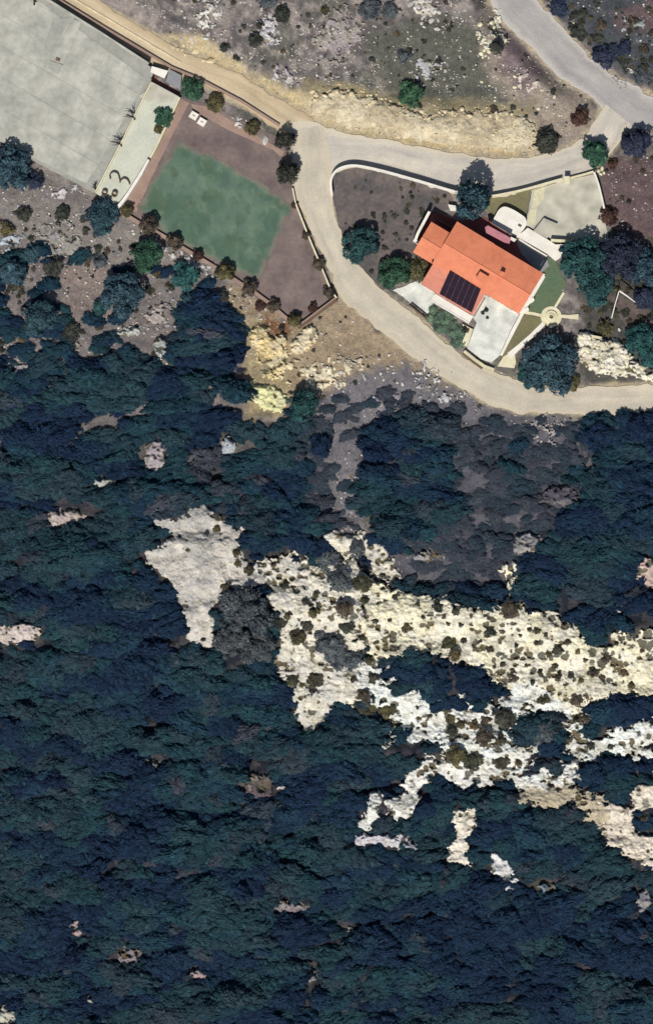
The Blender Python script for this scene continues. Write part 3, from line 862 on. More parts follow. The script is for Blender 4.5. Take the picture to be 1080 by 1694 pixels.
# bank of rubble above the road
def bank_sdf(U, V):
    return poly_sd(U, V, BANK) - 7 + (fbm(U / 10, V / 8, 99, 3) - 0.5) * 26
rock_field((480, 120, 920, 275), 1.5, [dict(name='rubble_bank', label='long tan rubble bank above the upper road', sd=bank_sdf, ca=(208, 196, 168), cb=(188, 174, 146), knob=0.2, rough=0.4)], 8, 'bank', None, 0.5)

# ------------------------------------------------------------------ boulders
def boulder_mesh(seed, mat):
    import bmesh
    bm = bmesh.new()
    bmesh.ops.create_icosphere(bm, subdivisions=2, radius=1.0)
    r = random.Random(seed)
    planes = [(Vector((r.uniform(-1, 1), r.uniform(-1, 1), r.uniform(-0.2, 1))).normalized(), r.uniform(0.55, 0.85)) for _ in range(9)]
    sx, sy, sz = r.uniform(0.8, 1.25), r.uniform(0.65, 1.0), r.uniform(0.5, 0.75)
    for vt in bm.verts:
        p = vt.co.copy()
        for n, d in planes:
            k = p.dot(n) - d
            if k > 0: p -= n * k * 0.9
        p *= 1 + r.uniform(-0.05, 0.05)
        vt.co = Vector((p.x * sx, p.y * sy, p.z * sz))
    me = bpy.data.meshes.new('boulder')
    bm.to_mesh(me); bm.free()
    me.materials.append(MATS[mat])
    return me
BM = {k: [boulder_mesh(i + 31 * j, k) for i in range(6)] for j, k in enumerate(('m_stone', 'm_stone_yellow', 'm_stone_cream', 'm_stone_grey'))}
QUEUE = []
def put_boulder(u, v, r, mat, label, group, name='boulder', z=None):
    zz = top_z(u, v) if z is None else z
    rm = r * S
    o = link(name, random.choice(BM[mat]), None, W(u, v, zz + rm * 0.12))
    o.rotation_euler = (random.uniform(-.3, .3), random.uniform(-.3, .3), random.uniform(0, 6.28))
    k = random.uniform(0.85, 1.2)
    o.scale = (rm * k, rm / k, rm * random.uniform(0.7, 1.0))
    tag(o, label, 'boulder', group)
boulder = put_boulder

def scatter(poly, n, r0, r1, mat, label, group, seed=0, mind=1.0):
    rr = random.Random(seed)
    us = [p[0] for p in poly]; vs = [p[1] for p in poly]
    done = []
    tries = 0
    while len(done) < n and tries < n * 60:
        tries += 1
        u = rr.uniform(min(us), max(us)); v = rr.uniform(min(vs), max(vs))
        if poly_sd(np.array([u]), np.array([v]), poly)[0] < 0: continue
        r = r0 + (r1 - r0) * rr.random() ** 2
        if any(math.hypot(u - a, v - b) < (r + c) * mind for a, b, c in done): continue
        done.append((u, v, r))
    big = max(d[2] for d in done); lo = min(us); hi = max(us)
    for (u, v, r) in done:
        f = (u - lo) / (hi - lo)
        side = 'left' if f < 0.33 else 'middle' if f < 0.67 else 'right'
        lab = ('largest ' + label) if r == big else f"{'big' if r > 0.62 * big else 'small'} {label}, {side} part"
        QUEUE.append((r, u, v, mat, lab, group))

scatter([(510, 152), (560, 143), (630, 158), (700, 184), (760, 178), (850, 184), (850, 196), (760, 194), (700, 202), (630, 180), (560, 165), (515, 172)], 60, 2.2, 6.5, 'm_stone_yellow', 'tan stone along the crest of the rubble bank', 'stones along the bank crest', 1, 0.8)
scatter([(505, 175), (700, 205), (870, 200), (870, 250), (720, 238), (560, 208)], 44, 1.5, 3.6, 'm_stone_yellow', 'tan stone on the slope of the rubble bank', 'stones on the bank slope', 2)
scatter([(800, 20), (830, 35), (845, 90), (800, 110), (775, 90)], 34, 2, 5.5, 'm_stone_cream', 'pale stone in the heap beside the northern road', 'stones in the heap by the northern road', 3, 0.8)
scatter([(780, 130), (890, 120), (930, 150), (900, 190), (850, 180)], 18, 1.8, 4, 'm_stone_cream', 'pale stone on the point between the two roads', 'stones on the point between roads', 4)
scatter([(300, 0), (365, 0), (360, 60), (300, 85)], 26, 2, 6, 'm_stone', 'whitish stone above the track', 'stones above the track', 5, 0.85)
scatter([(415, 25), (450, 15), (465, 60), (440, 85), (415, 60)], 22, 2, 6, 'm_stone_grey', 'grey white stone in the scree left of the hilltop', 'stones in the left hillside scree', 6, 0.8)
scatter([(480, 30), (620, 30), (620, 140), (540, 140), (480, 90)], 40, 1.3, 3.4, 'm_stone_grey', 'small grey stone strewn on the bare hillside', 'stones strewn on the hillside', 7)
scatter([(670, -10), (730, -10), (745, 50), (700, 45)], 22, 2.5, 6.5, 'm_stone', 'white stone in the hilltop outcrop', 'stones at the hilltop', 8, 0.75)
scatter([(670, 80), (740, 90), (760, 150), (690, 140)], 22, 1.6, 5, 'm_stone_grey', 'grey stone beside the green hillside tree', 'stones beside the hillside tree', 9)
scatter([(440, 120), (485, 110), (490, 150), (455, 160)], 10, 2, 5, 'm_stone_grey', 'grey stone at the foot of the hillside by the track', 'stones at the hillside foot', 10)
scatter([(210, 360), (245, 380), (310, 415), (380, 460), (375, 475), (300, 440), (210, 385)], 34, 2, 6, 'm_stone', 'white stone in the heap under the court hedge', 'stones under the court hedge', 11, 0.8)
scatter([(380, 475), (440, 505), (445, 520), (390, 505)], 16, 1.5, 4, 'm_stone', 'white stone by the court corner', 'stones by the court corner', 12)
scatter([(10, 340), (150, 340), (240, 440), (150, 440), (20, 420)], 46, 1.5, 4.5, 'm_stone_grey', 'grey stone in the upper left scree', 'stones in the upper left scree', 13)
scatter([(0, 450), (110, 470), (130, 560), (0, 560)], 24, 1.5, 4.5, 'm_stone_grey', 'grey stone in the lower left scree', 'stones in the lower left scree', 14)
scatter([(230, 470), (290, 480), (300, 550), (240, 550)], 18, 1.5, 4.5, 'm_stone_grey', 'grey stone on the bare patch below the hedge', 'stones on the bare patch', 15)
scatter([(560, 590), (640, 580), (720, 625), (770, 650), (760, 670), (690, 640), (610, 625), (555, 640)], 46, 1.5, 5, 'm_stone', 'white stone scattered under the road edge', 'stones under the road edge', 16, 0.85)
scatter([(500, 610), (560, 590), (560, 620), (530, 650), (505, 640)], 22, 2, 6, 'm_stone_cream', 'cream stone right of the round tree', 'stones right of the round tree', 17, 0.8)
scatter([(850, 692), (960, 692), (980, 720), (900, 740), (860, 730)], 34, 1.4, 4, 'm_stone', 'pale stone below the lower road', 'stones below the lower road', 18)
scatter([(280, 75), (330, 70), (365, 100), (345, 108), (300, 90)], 10, 3, 8, 'm_stone_yellow', 'tan stone on the shoulder of the track', 'stones on the track shoulder', 19)
scatter([(384, 192), (412, 200), (428, 218), (420, 222), (392, 208)], 16, 2, 5.5, 'm_stone', 'white rock in the rockery above the court', 'rocks in the court rockery', 20, 0.75)
scatter([(948, 552), (985, 562), (1020, 568), (1048, 590), (1075, 610), (1075, 626), (1010, 622), (965, 600), (958, 580)], 34, 3, 8, 'm_stone_cream', 'cream rock in the rockery right of the big tree', 'rocks in the garden rockery', 21, 0.7)
scatter([(620, 880), (660, 930), (560, 900), (545, 850), (560, 780), (590, 780)], 30, 1.5, 4, 'm_stone_grey', 'grey stone on the worn strip of the clearing', 'stones on the worn clearing', 24)
scatter([(1000, 300), (1080, 300), (1080, 370), (1020, 370)], 9, 1.2, 3.2, 'm_stone_grey', 'pale stone on the brown plot at the right edge', 'stones on the brown plot', 25)

# the 280 largest stones are things of their own, the rest one mass of loose stones
QUEUE.sort(key=lambda q: -q[0])
for (r, u, v, mat, lab, grp) in QUEUE[:280]:
    put_boulder(u, v, r, mat, lab, grp)
small = [(u, v, r) for (r, u, v, mat, lab, grp) in QUEUE[280:]]
sr = np.random.default_rng(55)
WILD = [[(160, -60), (800, -60), (830, 40), (985, 180), (950, 245), (880, 262), (720, 185), (520, 150), (420, 130), (300, 75)],
        [(-90, 240), (55, 275), (160, 330), (225, 375), (380, 470), (490, 545), (410, 600), (300, 560), (240, 680), (-90, 680)],
        [(500, 545), (560, 495), (700, 600), (860, 690), (1150, 690), (1150, 730), (860, 740), (720, 700), (600, 730), (600, 900), (540, 900), (520, 700), (490, 650)],
        [(890, -60), (1150, -60), (1150, 160), (1060, 138), (960, 70)],
        [(1000, 270), (1150, 240), (1150, 400), (1010, 400)]]
for poly, n in zip(WILD, (5200, 3600, 1900, 700, 260)):
    p = np.array(poly)
    U_ = sr.uniform(p[:, 0].min(), p[:, 0].max(), n * 3); V_ = sr.uniform(p[:, 1].min(), p[:, 1].max(), n * 3)
    ok = (poly_sd(U_, V_, poly) > 0) & (fbm(U_ / 26, V_ / 22, 401, 3) > sr.uniform(0.38, 0.66, len(U_)))
    for rp in ROADS + [YARD, COURT, STRIP]:
        ok &= poly_sd(U_, V_, rp) < -2
    U_ = U_[ok][:n]; V_ = V_[ok][:n]
    small += list(zip(U_, V_, 0.45 + 2.0 * sr.random(len(U_)) ** 3.5))
for L_, R_ in ((ROAD_A_T, ROAD_A_B), (ROAD_B_L, ROAD_B_R), (ROAD_N_L, ROAD_N_R), (TRACK_L, TRACK_R)):
    for e_ in (L_, R_):
        q_ = resample(e_, 260) + sr.normal(0, 2.6, (260, 2))
        ok = (poly_sd(q_[:, 0], q_[:, 1], COMPOUND) < -1) & (poly_sd(q_[:, 0], q_[:, 1], COURT) < -1)
        q_ = q_[ok & (sr.random(260) < 0.55)]
        small += [(a_, b_, 0.35 + 1.0 * sr.random() ** 3) for a_, b_ in q_]
import bmesh
bm_ = bmesh.new(); bmesh.ops.create_icosphere(bm_, subdivisions=1, radius=1.0)
bv = np.array([v.co[:] for v in bm_.verts]); bf = np.array([[v.index for v in f.verts] for f in bm_.faces]); bm_.free()
sm = np.array(small); ns = len(sm)
sz_ = np.array([top_z(u, v) for u, v, r in small])
nv = len(bv)
P_ = np.repeat(bv[None], ns, 0) * sr.uniform(0.6, 1.25, (ns, nv, 1))
P_ *= np.stack([sr.uniform(0.8, 1.4, ns), sr.uniform(0.7, 1.1, ns), sr.uniform(0.5, 0.8, ns)], -1)[:, None, :]
an = sr.uniform(0, 6.28, ns)[:, None]
P_ = np.stack([P_[..., 0] * np.cos(an) - P_[..., 1] * np.sin(an), P_[..., 0] * np.sin(an) + P_[..., 1] * np.cos(an), P_[..., 2]], -1) * (sm[:, 2] * S)[:, None, None]
kz_ = S * (1 - sz_ / H)
P_ += np.stack([(sm[:, 0] - 540) * kz_, (847 - sm[:, 1]) * kz_, sz_], -1)[:, None, :]
tones = np.array([A(206, 202, 196), A(186, 180, 178), A(220, 214, 200), A(160, 152, 150), A(196, 186, 168)])[sr.integers(0, 5, ns)]
onbank = (poly_sd(sm[:, 0], sm[:, 1], BANK) > -4)[:, None]
tones = np.where(onbank, np.array(A(220, 202, 160)), tones)
F_ = (bf[None] + (np.arange(ns) * nv)[:, None, None]).reshape(-1, 3)
tag(link('loose_stones', mesh_np('loose_stones', P_.reshape(-1, 3), F_, 'm_rock', np.repeat(tones, nv, 0))), 'loose pale stones strewn over the bare slopes', 'stones', None, 'stuff')

# ------------------------------------------------------------------ foliage
def crown_data(seed, n, leaf, lobes=9, zk=0.8, spiky=False, up=0.4, out=5):
    r = np.random.default_rng(seed)
    C = [(r.uniform(-.15, .15), r.uniform(-.15, .15), 0.25, r.uniform(0.45, 0.62))]
    for k in range(lobes):
        a = r.uniform(0, 6.28) if lobes > 10 else 2 * math.pi * (k + r.uniform(-0.4, 0.4)) / lobes
        d = 0.8 * math.sqrt(r.uniform(0.08, 1.0)) if lobes > 10 else r.uniform(0.35, 0.78); C.append((d * math.cos(a), d * math.sin(a), r.uniform(-0.08, 0.42), r.uniform(0.18, 0.44)))
    for k in range(3):
        a = r.uniform(0, 6.28); d = r.uniform(0.1, 0.4); C.append((d * math.cos(a), d * math.sin(a), r.uniform(0.45, 0.65), r.uniform(0.26, 0.4)))
    for k in range(out):
        a = r.uniform(0, 6.28); d = r.uniform(0.78, 1.0); C.append((d * math.cos(a), d * math.sin(a), r.uniform(-0.05, 0.2), r.uniform(0.10, 0.2)))
    C = np.array(C)
    pr = C[:, 3] ** 2; pr /= pr.sum()
    M = int(n * 2.2)
    li = r.choice(len(C), M, p=pr)
    d = r.normal(size=(M, 3)); d[:, 2] = np.where(d[:, 2] < -0.25, -d[:, 2], d[:, 2]); d /= np.linalg.norm(d, axis=1)[:, None]
    rad = C[li, 3] * (0.78 + 0.30 * r.random(M))
    if spiky:
        ang = np.arctan2(d[:, 1], d[:, 0]); rad *= 0.75 + 0.5 * np.abs(np.sin(ang * 5.5 + seed)) ** 2
    p = C[li, :3] + d * rad[:, None]
    dist = np.linalg.norm(p[:, None, :] - C[None, :, :3], axis=2) / C[None, :, 3]
    ok = dist.min(1) > 0.72
    p = p[ok][:n]; d = d[ok][:n]
    M = len(p)
    nrm = 0.8 * d + np.array([0, 0, up]) + 0.4 * r.normal(size=(M, 3)); nrm /= np.linalg.norm(nrm, axis=1)[:, None]
    t = np.cross(np.cross(nrm, d + 0.5 * r.normal(size=(M, 3)) - np.array([0, 0, 0.3])), nrm) + 1e-6; t /= np.linalg.norm(t, axis=1)[:, None]
    bt = np.cross(nrm, t)
    s = leaf * r.uniform(0.55, 1.45, M)[:, None]
    q = np.stack([p - t * s * 1.3, p - bt * s * 0.5 + nrm * s * 0.1, p + t * s * 1.3, p + bt * s * 0.5 + nrm * s * 0.1], 1)
    q[..., 2] = (q[..., 2] + 0.25) * zk
    return q.reshape(-1, 3), np.arange(4 * M).reshape(M, 4)

CM = {'s': [], 'm': [], 'l': [], 'k': []}
for i in range(6):
    CM['s'].append(mesh_np('small_crown', *crown_data(100 + i, 260, 0.20, 6, 0.85, up=0.2, out=3), 'f_pocket'))
for i in range(8):
    CM['m'].append(mesh_np('crown', *crown_data(200 + i, 760, 0.125, 9, 0.8, up=0.35), 'f_forest'))
for i in range(4):
    CM['l'].append(mesh_np('large_crown', *crown_data(300 + i, 3000, 0.072, 17, 1.0, up=0.05, out=12), 'f_blue'))
for i in range(3):
    CM['k'].append(mesh_np('spiky_crown', *crown_data(400 + i, 1700, 0.085, 9, 1.1, True, up=0.08, out=9), 'f_blue'))

def trunk_mesh(seed):
    r = random.Random(seed)
    parts = [tube([(0, 0, -0.1), (0.02, 0.01, 0.2), (0.03, -0.01, 0.45)], [0.07, 0.055, 0.045], 7)]
    for k in range(5):
        a = k * 1.257 + r.uniform(-.3, .3); e = r.uniform(0.4, 0.6)
        parts.append(tube([(0.02, 0, 0.25 + 0.04 * k), (0.5 * e * math.cos(a), 0.5 * e * math.sin(a), 0.42), (e * math.cos(a), e * math.sin(a), 0.55)], [0.035, 0.022, 0.008], 5))
    v, f = join(parts)
    me = bpy.data.meshes.new('trunk'); me.from_pydata(v, [], f); me.materials.append(MATS['m_bark'])
    return me
TRUNKS = [trunk_mesh(i) for i in range(4)]

def set_mat(o, mat):
    o.material_slots[0].link = 'OBJECT'
    o.material_slots[0].material = MATS[mat]

def plant(u, v, r, size, mat, label, cat='tree', group=None, name=None, lift=0.25, zs=1.0, ex=1.0, rot=None, z=None, idx=None, trunk=True):
    v += 0.13 * r; r *= 0.95; lift *= 0.6; zs *= 0.8
    rm = r * S
    zz = top_z(u, v) if z is None else z
    name = name or cat.replace(' ', '_')
    root = thing(name, W(u, v, zz - 0.03), label, cat, group)
    me = random.choice(CM[size]) if idx is None else CM[size][idx]
    c = link('crown', me, root, (0, 0, rm * lift))
    c.rotation_euler = (0, 0, 0)
    root.rotation_euler = (0, 0, random.uniform(-0.5, 0.5) if rot is None else rot)
    c.scale = (rm * ex, rm, rm * zs)
    if mat: set_mat(c, mat)
    if trunk:
        t = link('trunk', random.choice(TRUNKS), root, (0, 0, 0))
        t.scale = (rm, rm, rm * (0.7 + lift))
    return root

TREES = [
    # u, v, r, size, material, category, label, lift, zs
    (925, 6, 22, 'm', 'f_navy', 'shrub', 'dark spiky shrub at the top edge right of the northern road', .15, .9),
    (957, 48, 18, 'm', 'f_dark', 'shrub', 'round blackish bush hugging the right edge of the northern road', .2, 1.0),
    (1000, 86, 25, 'm', 'f_navy', 'shrub', 'spiky navy bush below the round blackish bush', .2, 1.0),
    (1030, 78, 14, 'm', 'f_navy', 'shrub', 'small navy bush right of the spiky navy bush', .2, 1.0),
    (1062, 122, 18, 'm', 'f_slate', 'shrub', 'blue grey bush at the right edge above the road fork', .2, .8),
    (820, 77, 13, 's', 'f_dark', 'shrub', 'dark bush sitting in the stone heap by the northern road', .2, 1.0),
    (678, 155, 22, 'm', 'f_green', 'tree', 'green tree on the crest of the rubble bank', .4, 1.1),
    (957, 193, 17, 'm', 'f_rust', 'shrub', 'red brown bush on the point between the roads', .2, 1.0),
    (903, 231, 24, 'm', 'f_dark', 'shrub', 'dark twiggy bush at the end of the rubble bank', .2, 1.0),
    (985, 250, 25, 'm', 'f_green', 'tree', 'round green tree at the corner of the garden wall', .5, 1.2),
    (1048, 235, 27, 'm', 'f_navy', 'tree', 'navy tree at the right edge of the road fork', .5, 1.2),
    (1012, 270, 10, 's', 'f_rust', 'shrub', 'tiny rust bush under the navy tree by the fork', .1, .9),
    (780, 329, 33, 'k', 'f_blue', 'conifer', 'tall blue conifer rising over the road wall behind the house', .8, 1.5),
    (596, 402, 31, 'l', 'f_teal', 'tree', 'teal tree at the roadside corner of the mauve garden', .3, 1.0),
    (652, 448, 28, 'l', 'f_green', 'tree', 'green tree below the mauve garden left of the house', .3, 1.0),
    (688, 446, 22, 'm', 'f_olive', 'shrub', 'olive brown bush tucked under the roof corner', .1, .9),
    (907, 600, 47, 'l', 'f_blue', 'tree', 'big blue green tree below the round fountain', .3, .85),
    (940, 626, 20, 'm', 'f_olive', 'shrub', 'olive bush between the big tree and the road', .2, .8),
    (876, 618, 22, 'm', 'f_teal', 'shrub', 'teal bush under the left side of the big tree', .2, .9),
    (960, 428, 38, 'l', 'f_teal', 'tree', 'large teal tree at the end of the white walkway', .4, 1.0),
    (1024, 422, 36, 'l', 'f_navy', 'tree', 'large navy tree right of the large teal tree', .4, 1.0),
    (984, 474, 31, 'l', 'f_teal', 'tree', 'teal tree above the fountain arm', .3, 1.0),
    (1062, 440, 30, 'l', 'f_blue', 'tree', 'blue tree at the right edge below the brown plot', .4, 1.0),
    (1066, 490, 24, 'm', 'f_navy', 'tree', 'dark navy tree at the right edge above the bare plot', .4, 1.0),
    (1056, 560, 26, 'l', 'f_teal', 'tree', 'teal tree at the right end of the rockery', .3, .9),
    (1072, 590, 20, 'm', 'f_teal', 'tree', 'smaller teal tree at the right edge beside the rockery', .3, .9),
    (1004, 356, 17, 'm', 'f_rust', 'shrub', 'brown bush at the end of the white rail fence', .2, 1.0),
    (1000, 540, 16, 's', 'f_olive', 'shrub', 'olive bush above the rockery', .1, .8),
    (467, 22, 16, 'm', 'f_dark', 'shrub', 'dark bush near the top of the left hillside scree', .2, 1.0),
    (423, 66, 13, 'm', 'f_dark', 'shrub', 'dark round bush at the foot of the left hillside scree', .2, 1.0),
    (430, 42, 8, 's', 'f_dark', 'shrub', 'tiny dark bush above the round bush in the scree', .2, 1.0),
    (537, 15, 8, 's', 'f_olive', 'shrub', 'tiny olive bush at the top of the bare hillside', .2, 1.0),
    (372, 78, 10, 's', 'f_dark', 'shrub', 'small dark bush on the track shoulder', .2, 1.0),
    (612, 12, 20, 'm', 'f_slate', 'shrub', 'slate grey shrub at the top of the hillside', .1, .8),
    (645, 16, 16, 'm', 'f_slate', 'shrub', 'smaller slate grey shrub right of its twin at the top', .1, .8),
    (668, 92, 12, 's', 'f_slate', 'shrub', 'slate bush above the green hillside tree', .1, .9),
    (440, -2, 18, 'm', 'f_slate', 'shrub', 'slate shrub cut by the top edge of the picture', .1, .8),
    (500, 668, 27, 'l', 'f_teal', 'tree', 'round dark tree right of the lowest yellow mound', .5, 1.2),
    (203, 484, 36, 'l', 'f_blue', 'tree', 'largest dark blue tree in the upper left scree', .4, 1.0),
    (243, 422, 28, 'l', 'f_green', 'tree', 'dark green tree under the court hedge', .4, 1.0),
    (306, 455, 24, 'm', 'f_teal', 'tree', 'teal tree below the white stones of the hedge', .4, 1.0),
    (22, 445, 26, 'm', 'f_blue', 'tree', 'blue tree at the left edge of the scree', .3, 1.0),
    (50, 420, 18, 'm', 'f_blue', 'shrub', 'blue bush right of the tree at the left edge', .3, 1.0),
    (88, 440, 18, 'm', 'f_dark', 'shrub', 'dark grey bush in the middle of the left scree', .2, .9),
    (66, 524, 30, 'l', 'f_blue', 'tree', 'dark blue tree at the lower end of the left scree', .3, 1.0),
    (165, 430, 14, 'm', 'f_slate', 'shrub', 'slate bush left of the largest blue tree', .2, .9),
    (166, 507, 15, 'm', 'f_teal', 'shrub', 'teal bush at the lower left of the largest blue tree', .2, .9),
    (118, 548, 18, 'm', 'f_dark', 'shrub', 'brownish dark bush on the lower left soil', .1, .8),
    (20, 276, 36, 'l', 'f_blue', 'tree', 'blue tree at the left edge against the concrete yard', .4, 1.0),
    (58, 298, 16, 'm', 'f_navy', 'shrub', 'navy bush under the edge of the concrete yard', .2, 1.0),
    (170, 357, 30, 'l', 'f_blue', 'tree', 'blue tree under the lower end of the pale strip', .3, .9),
    (41, 353, 13, 'm', 'f_dark', 'shrub', 'dark round bush in the grey scree below the yard', .2, 1.0),
    (104, 351, 14, 'm', 'f_dark', 'shrub', 'dark bush below the middle of the yard wall', .2, 1.0),
    (13, 379, 12, 's', 'f_olive', 'shrub', 'olive bush at the left edge below the yard', .2, 1.0),
    (284, 475, 6, 's', 'f_dark', 'shrub', 'tiny dark bush on the bare patch below the hedge', .2, 1.0),
    (246, 478, 7, 's', 'f_dark', 'shrub', 'tiny dark bush right of the largest blue tree', .2, 1.0),
    (318, 146, 21, 'm', 'f_green', 'shrub', 'large dark green bush at the top corner of the court', .2, .9),
    (357, 168, 18, 'm', 'f_olive', 'shrub', 'olive green bush second along the track wall', .2, .9),
    (418, 210, 14, 'm', 'f_olive', 'shrub', 'small olive green bush between the rockery and the white stone', .2, .9),
    (471, 231, 17, 'k', 'f_dark', 'conifer', 'blackish conifer at the end of the track wall', .5, 1.4),
    (476, 284, 21, 'k', 'f_dark', 'conifer', 'larger blackish conifer at the court corner by the junction', .5, 1.4),
    (271, 192, 17, 'm', 'f_green', 'shrub', 'green shrub growing on the pale strip', .1, .8),
    (263, 212, 9, 's', 'f_olive', 'shrub', 'small olive shrub below the green one on the strip', .1, .8),
    (405, 1008, 44, 'l', 'f_slate', 'tree', 'large slate tree between the broad slab and the knobbly mass', .3, .8),
    (384, 1058, 30, 'l', 'f_slate', 'tree', 'slate tree at the lower left of the large slate tree', .2, .8),
    (426, 1068, 30, 'l', 'f_slate', 'tree', 'slate tree at the lower right of the large slate tree', .2, .8),
    (590, 905, 16, 'm', 'f_slate', 'shrub', 'slate shrub above the start of the long crag', .1, .8),
]
for (u, v, r, sz, mt, cat, lab, lf, zs) in TREES:
    zf = None
    if (u, v) in ((271, 192), (263, 212)): zf = 0.9
    plant(u, v, r, sz, mt, lab, cat, None, None, lf, zs, z=zf)

# hedge of clipped round shrubs along the court walls
for k, (u, v, r, c) in enumerate([(212, 347, 11, 'f_olive'), (248, 371, 15, 'f_brown'), (291, 398, 13, 'f_brown'), (329, 420, 9, 'f_rust'), (373, 446, 15, 'f_olive'), (413, 475, 12, 'f_brown'), (452, 505, 10, 'f_brown'), (487, 529, 11, 'f_olive')]):
    plant(u, v, r * 1.15, 'm', c, ['first', 'second', 'third', 'fourth', 'fifth', 'sixth', 'seventh', 'last'][k] + ' round shrub from the left in the hedge along the lower court wall', 'shrub', 'round shrubs along the lower court wall', 'hedge_shrub', .5, 1.35, z=0.0)
for k, (u, v, r, c) in enumerate([(488, 339, 6, 'f_rust'), (507, 388, 8, 'f_brown'), (527, 435, 10, 'f_brown'), (545, 481, 10, 'f_brown'), (517, 509, 8, 'f_rust')]):
    plant(u, v, r * 1.15, 'm', c, ['first', 'second', 'third', 'fourth', 'fifth'][k] + ' round shrub from the top along the roadside court wall', 'shrub', 'round shrubs along the roadside court wall', 'hedge_shrub', .35, 1.15, z=0.0)
plant(368, 491, 13, 'm', 'f_dark', 'dark shrub outside the lower court wall', 'shrub', None, None, .2, 1)
plant(431, 505, 10, 'm', 'f_rust', 'brown shrub outside the lower court wall near the yellow mound', 'shrub', None, None, .1, .8)

# shrubs rooted in pockets of the limestone
POCKET = [(742, 1065, 12), (752, 1082, 11), (842, 1007, 15), (755, 1010, 8), (762, 1032, 5), (810, 1045, 9), (830, 1043, 5), (767, 1058, 6), (810, 1073, 6), (832, 1097, 6), (848, 1118, 8), (887, 1042, 6), (875, 1040, 5), (907, 1080, 7), (922, 1073, 9), (938, 1063, 5), (1000, 1087, 10), (980, 1110, 9), (967, 1090, 5), (998, 1118, 7), (922, 1122, 5), (943, 1117, 6), (1032, 1113, 6), (1020, 1065, 6), (1043, 1133, 7), (863, 1170, 10), (835, 1183, 18), (827, 1258, 13), (803, 1190, 8), (783, 1198, 8), (763, 1197, 9), (747, 1187, 11), (737, 1173, 8), (748, 1207, 11), (800, 1217, 14), (828, 1222, 9), (753, 1247, 16), (780, 1257, 16), (900, 1157, 10), (953, 1157, 10), (963, 1187, 9), (897, 1207, 22), (903, 1187, 15), (933, 1217, 14), (1010, 1233, 6), (977, 1233, 7), (857, 1260, 8), (887, 1063, 5), (853, 1068, 4), (817, 1102, 4), (893, 1112, 6), (917, 1100, 5),
          (603, 992, 9), (599, 961, 15), (620, 1025, 6), (673, 1037, 9), (644, 1025, 4), (599, 1054, 5), (624, 1060, 5), (653, 986, 7), (723, 1000, 9), (735, 1017, 4), (741, 1031, 4), (700, 1020, 4), (690, 1000, 4), (579, 1086, 20), (611, 1093, 8), (583, 1124, 5), (618, 1121, 9), (603, 1148, 12), (609, 1167, 14), (640, 1171, 14), (692, 1187, 5), (710, 1183, 5),
          (562, 959, 20), (542, 921, 20), (569, 1004, 14), (573, 1033, 12), (375, 971, 11), (523, 983, 7), (472, 971, 6), (476, 1018, 8), (519, 1014, 9), (507, 1033, 11), (492, 1053, 13), (505, 994, 7), (464, 1029, 11), (550, 1064, 25), (562, 1084, 20), (523, 1123, 14), (484, 1123, 11), (513, 1144, 6), (500, 1134, 6), (585, 1123, 5), (480, 1166, 13), (604, 1162, 14), (359, 874, 7), (363, 858, 4), (342, 882, 4), (311, 909, 4), (391, 913, 8), (394, 932, 6), (336, 1057, 4), (412, 940, 10), (422, 921, 8), (780, 1040, 4), (795, 1060, 4), (860, 1050, 4), (870, 1100, 4), (902, 1050, 4), (955, 1075, 4), (960, 1125, 5), (880, 1128, 5), (1060, 1075, 5), (1065, 1350, 12), (1072, 1368, 10)]
for (u, v, r) in POCKET:
    zone = 'on the broad pale slab' if u < 430 else 'on the knobbly limestone mass' if u < 596 else 'on the ledges below the long crag' if v > 1140 else 'on the long cream crag'
    size = 'large' if r >= 14 else 'mid sized' if r >= 8 else 'small'
    if v > 1300: zone = 'on the pinkish rock slope'
    dark = r >= 18 and u < 600
    mt = 'f_slate' if r >= 19 else random.choice(['f_olive', 'f_brown', 'f_dark', 'f_pocket', 'f_pocket'])
    cw = {'f_slate': 'slate', 'f_olive': 'olive', 'f_brown': 'brown', 'f_dark': 'dark', 'f_pocket': 'olive brown'}[mt]
    plant(u, v, r * 1.08, 's' if r < 10 else 'm', mt, f'{size} {cw} shrub {zone}', 'shrub', f'pocket shrubs {zone}', 'pocket_shrub', 0.0, 0.85, trunk=False, ex=random.uniform(0.9, 1.2))

# closed maquis forest: one mass, crowns spread by geometry nodes
def jitter_grid(u0, u1, v0, v1, cell):
    fu = np.arange(u0, u1, cell); fv = np.arange(v0, v1, cell * 0.86)
    a, b = np.meshgrid(fu, fv)
    a = a + (np.arange(len(fv)) % 2)[:, None] * cell / 2
    return (a + rng.uniform(-.45, .45, a.shape) * cell).ravel(), (b + rng.uniform(-.45, .45, b.shape) * cell).ravel()
FU, FV = jitter_grid(-150, 1235, 430, 1860, 14.0)
den = forest_density(FU, FV)
wU = FU + (fbm(FU / 13, FV / 13, 101, 4) - .5) * 20; wV = FV + (fbm(FU / 13 + 40, FV / 13, 103, 4) - .5) * 20
rsd = rock_any(wU, wV)
keep = (den > rng.uniform(0.2, 0.8, len(FU))) & (rsd < np.where(rng.random(len(FU)) < 0.32, 8.0, rng.uniform(-6, 0, len(FU))))
for sp in ROADS:
    keep &= poly_sd(FU, FV, sp) < -8
gap = fbm(FU / 40, FV / 15, 331, 3)
keep &= gap < 0.60 - 0.12 * sstep(860, 640, FV) * sstep(470, 380, FU)
for t in TREES:
    keep &= ~((np.hypot(FU - t[0], FV - t[1]) < t[2] * 0.8) & (t[1] > 420))
FU = FU[keep]; FV = FV[keep]; rs_ = rsd[keep]; gp = gap[keep]
rad = (1.05 + 0.8 * rng.random(len(FU))) * (0.85 + 0.5 * fbm(FU / 50, FV / 50, 341, 2))
rad *= 1 - 0.5 * sstep(-22, -3, rs_) - 0.2 * sstep(-2, 3, rs_)
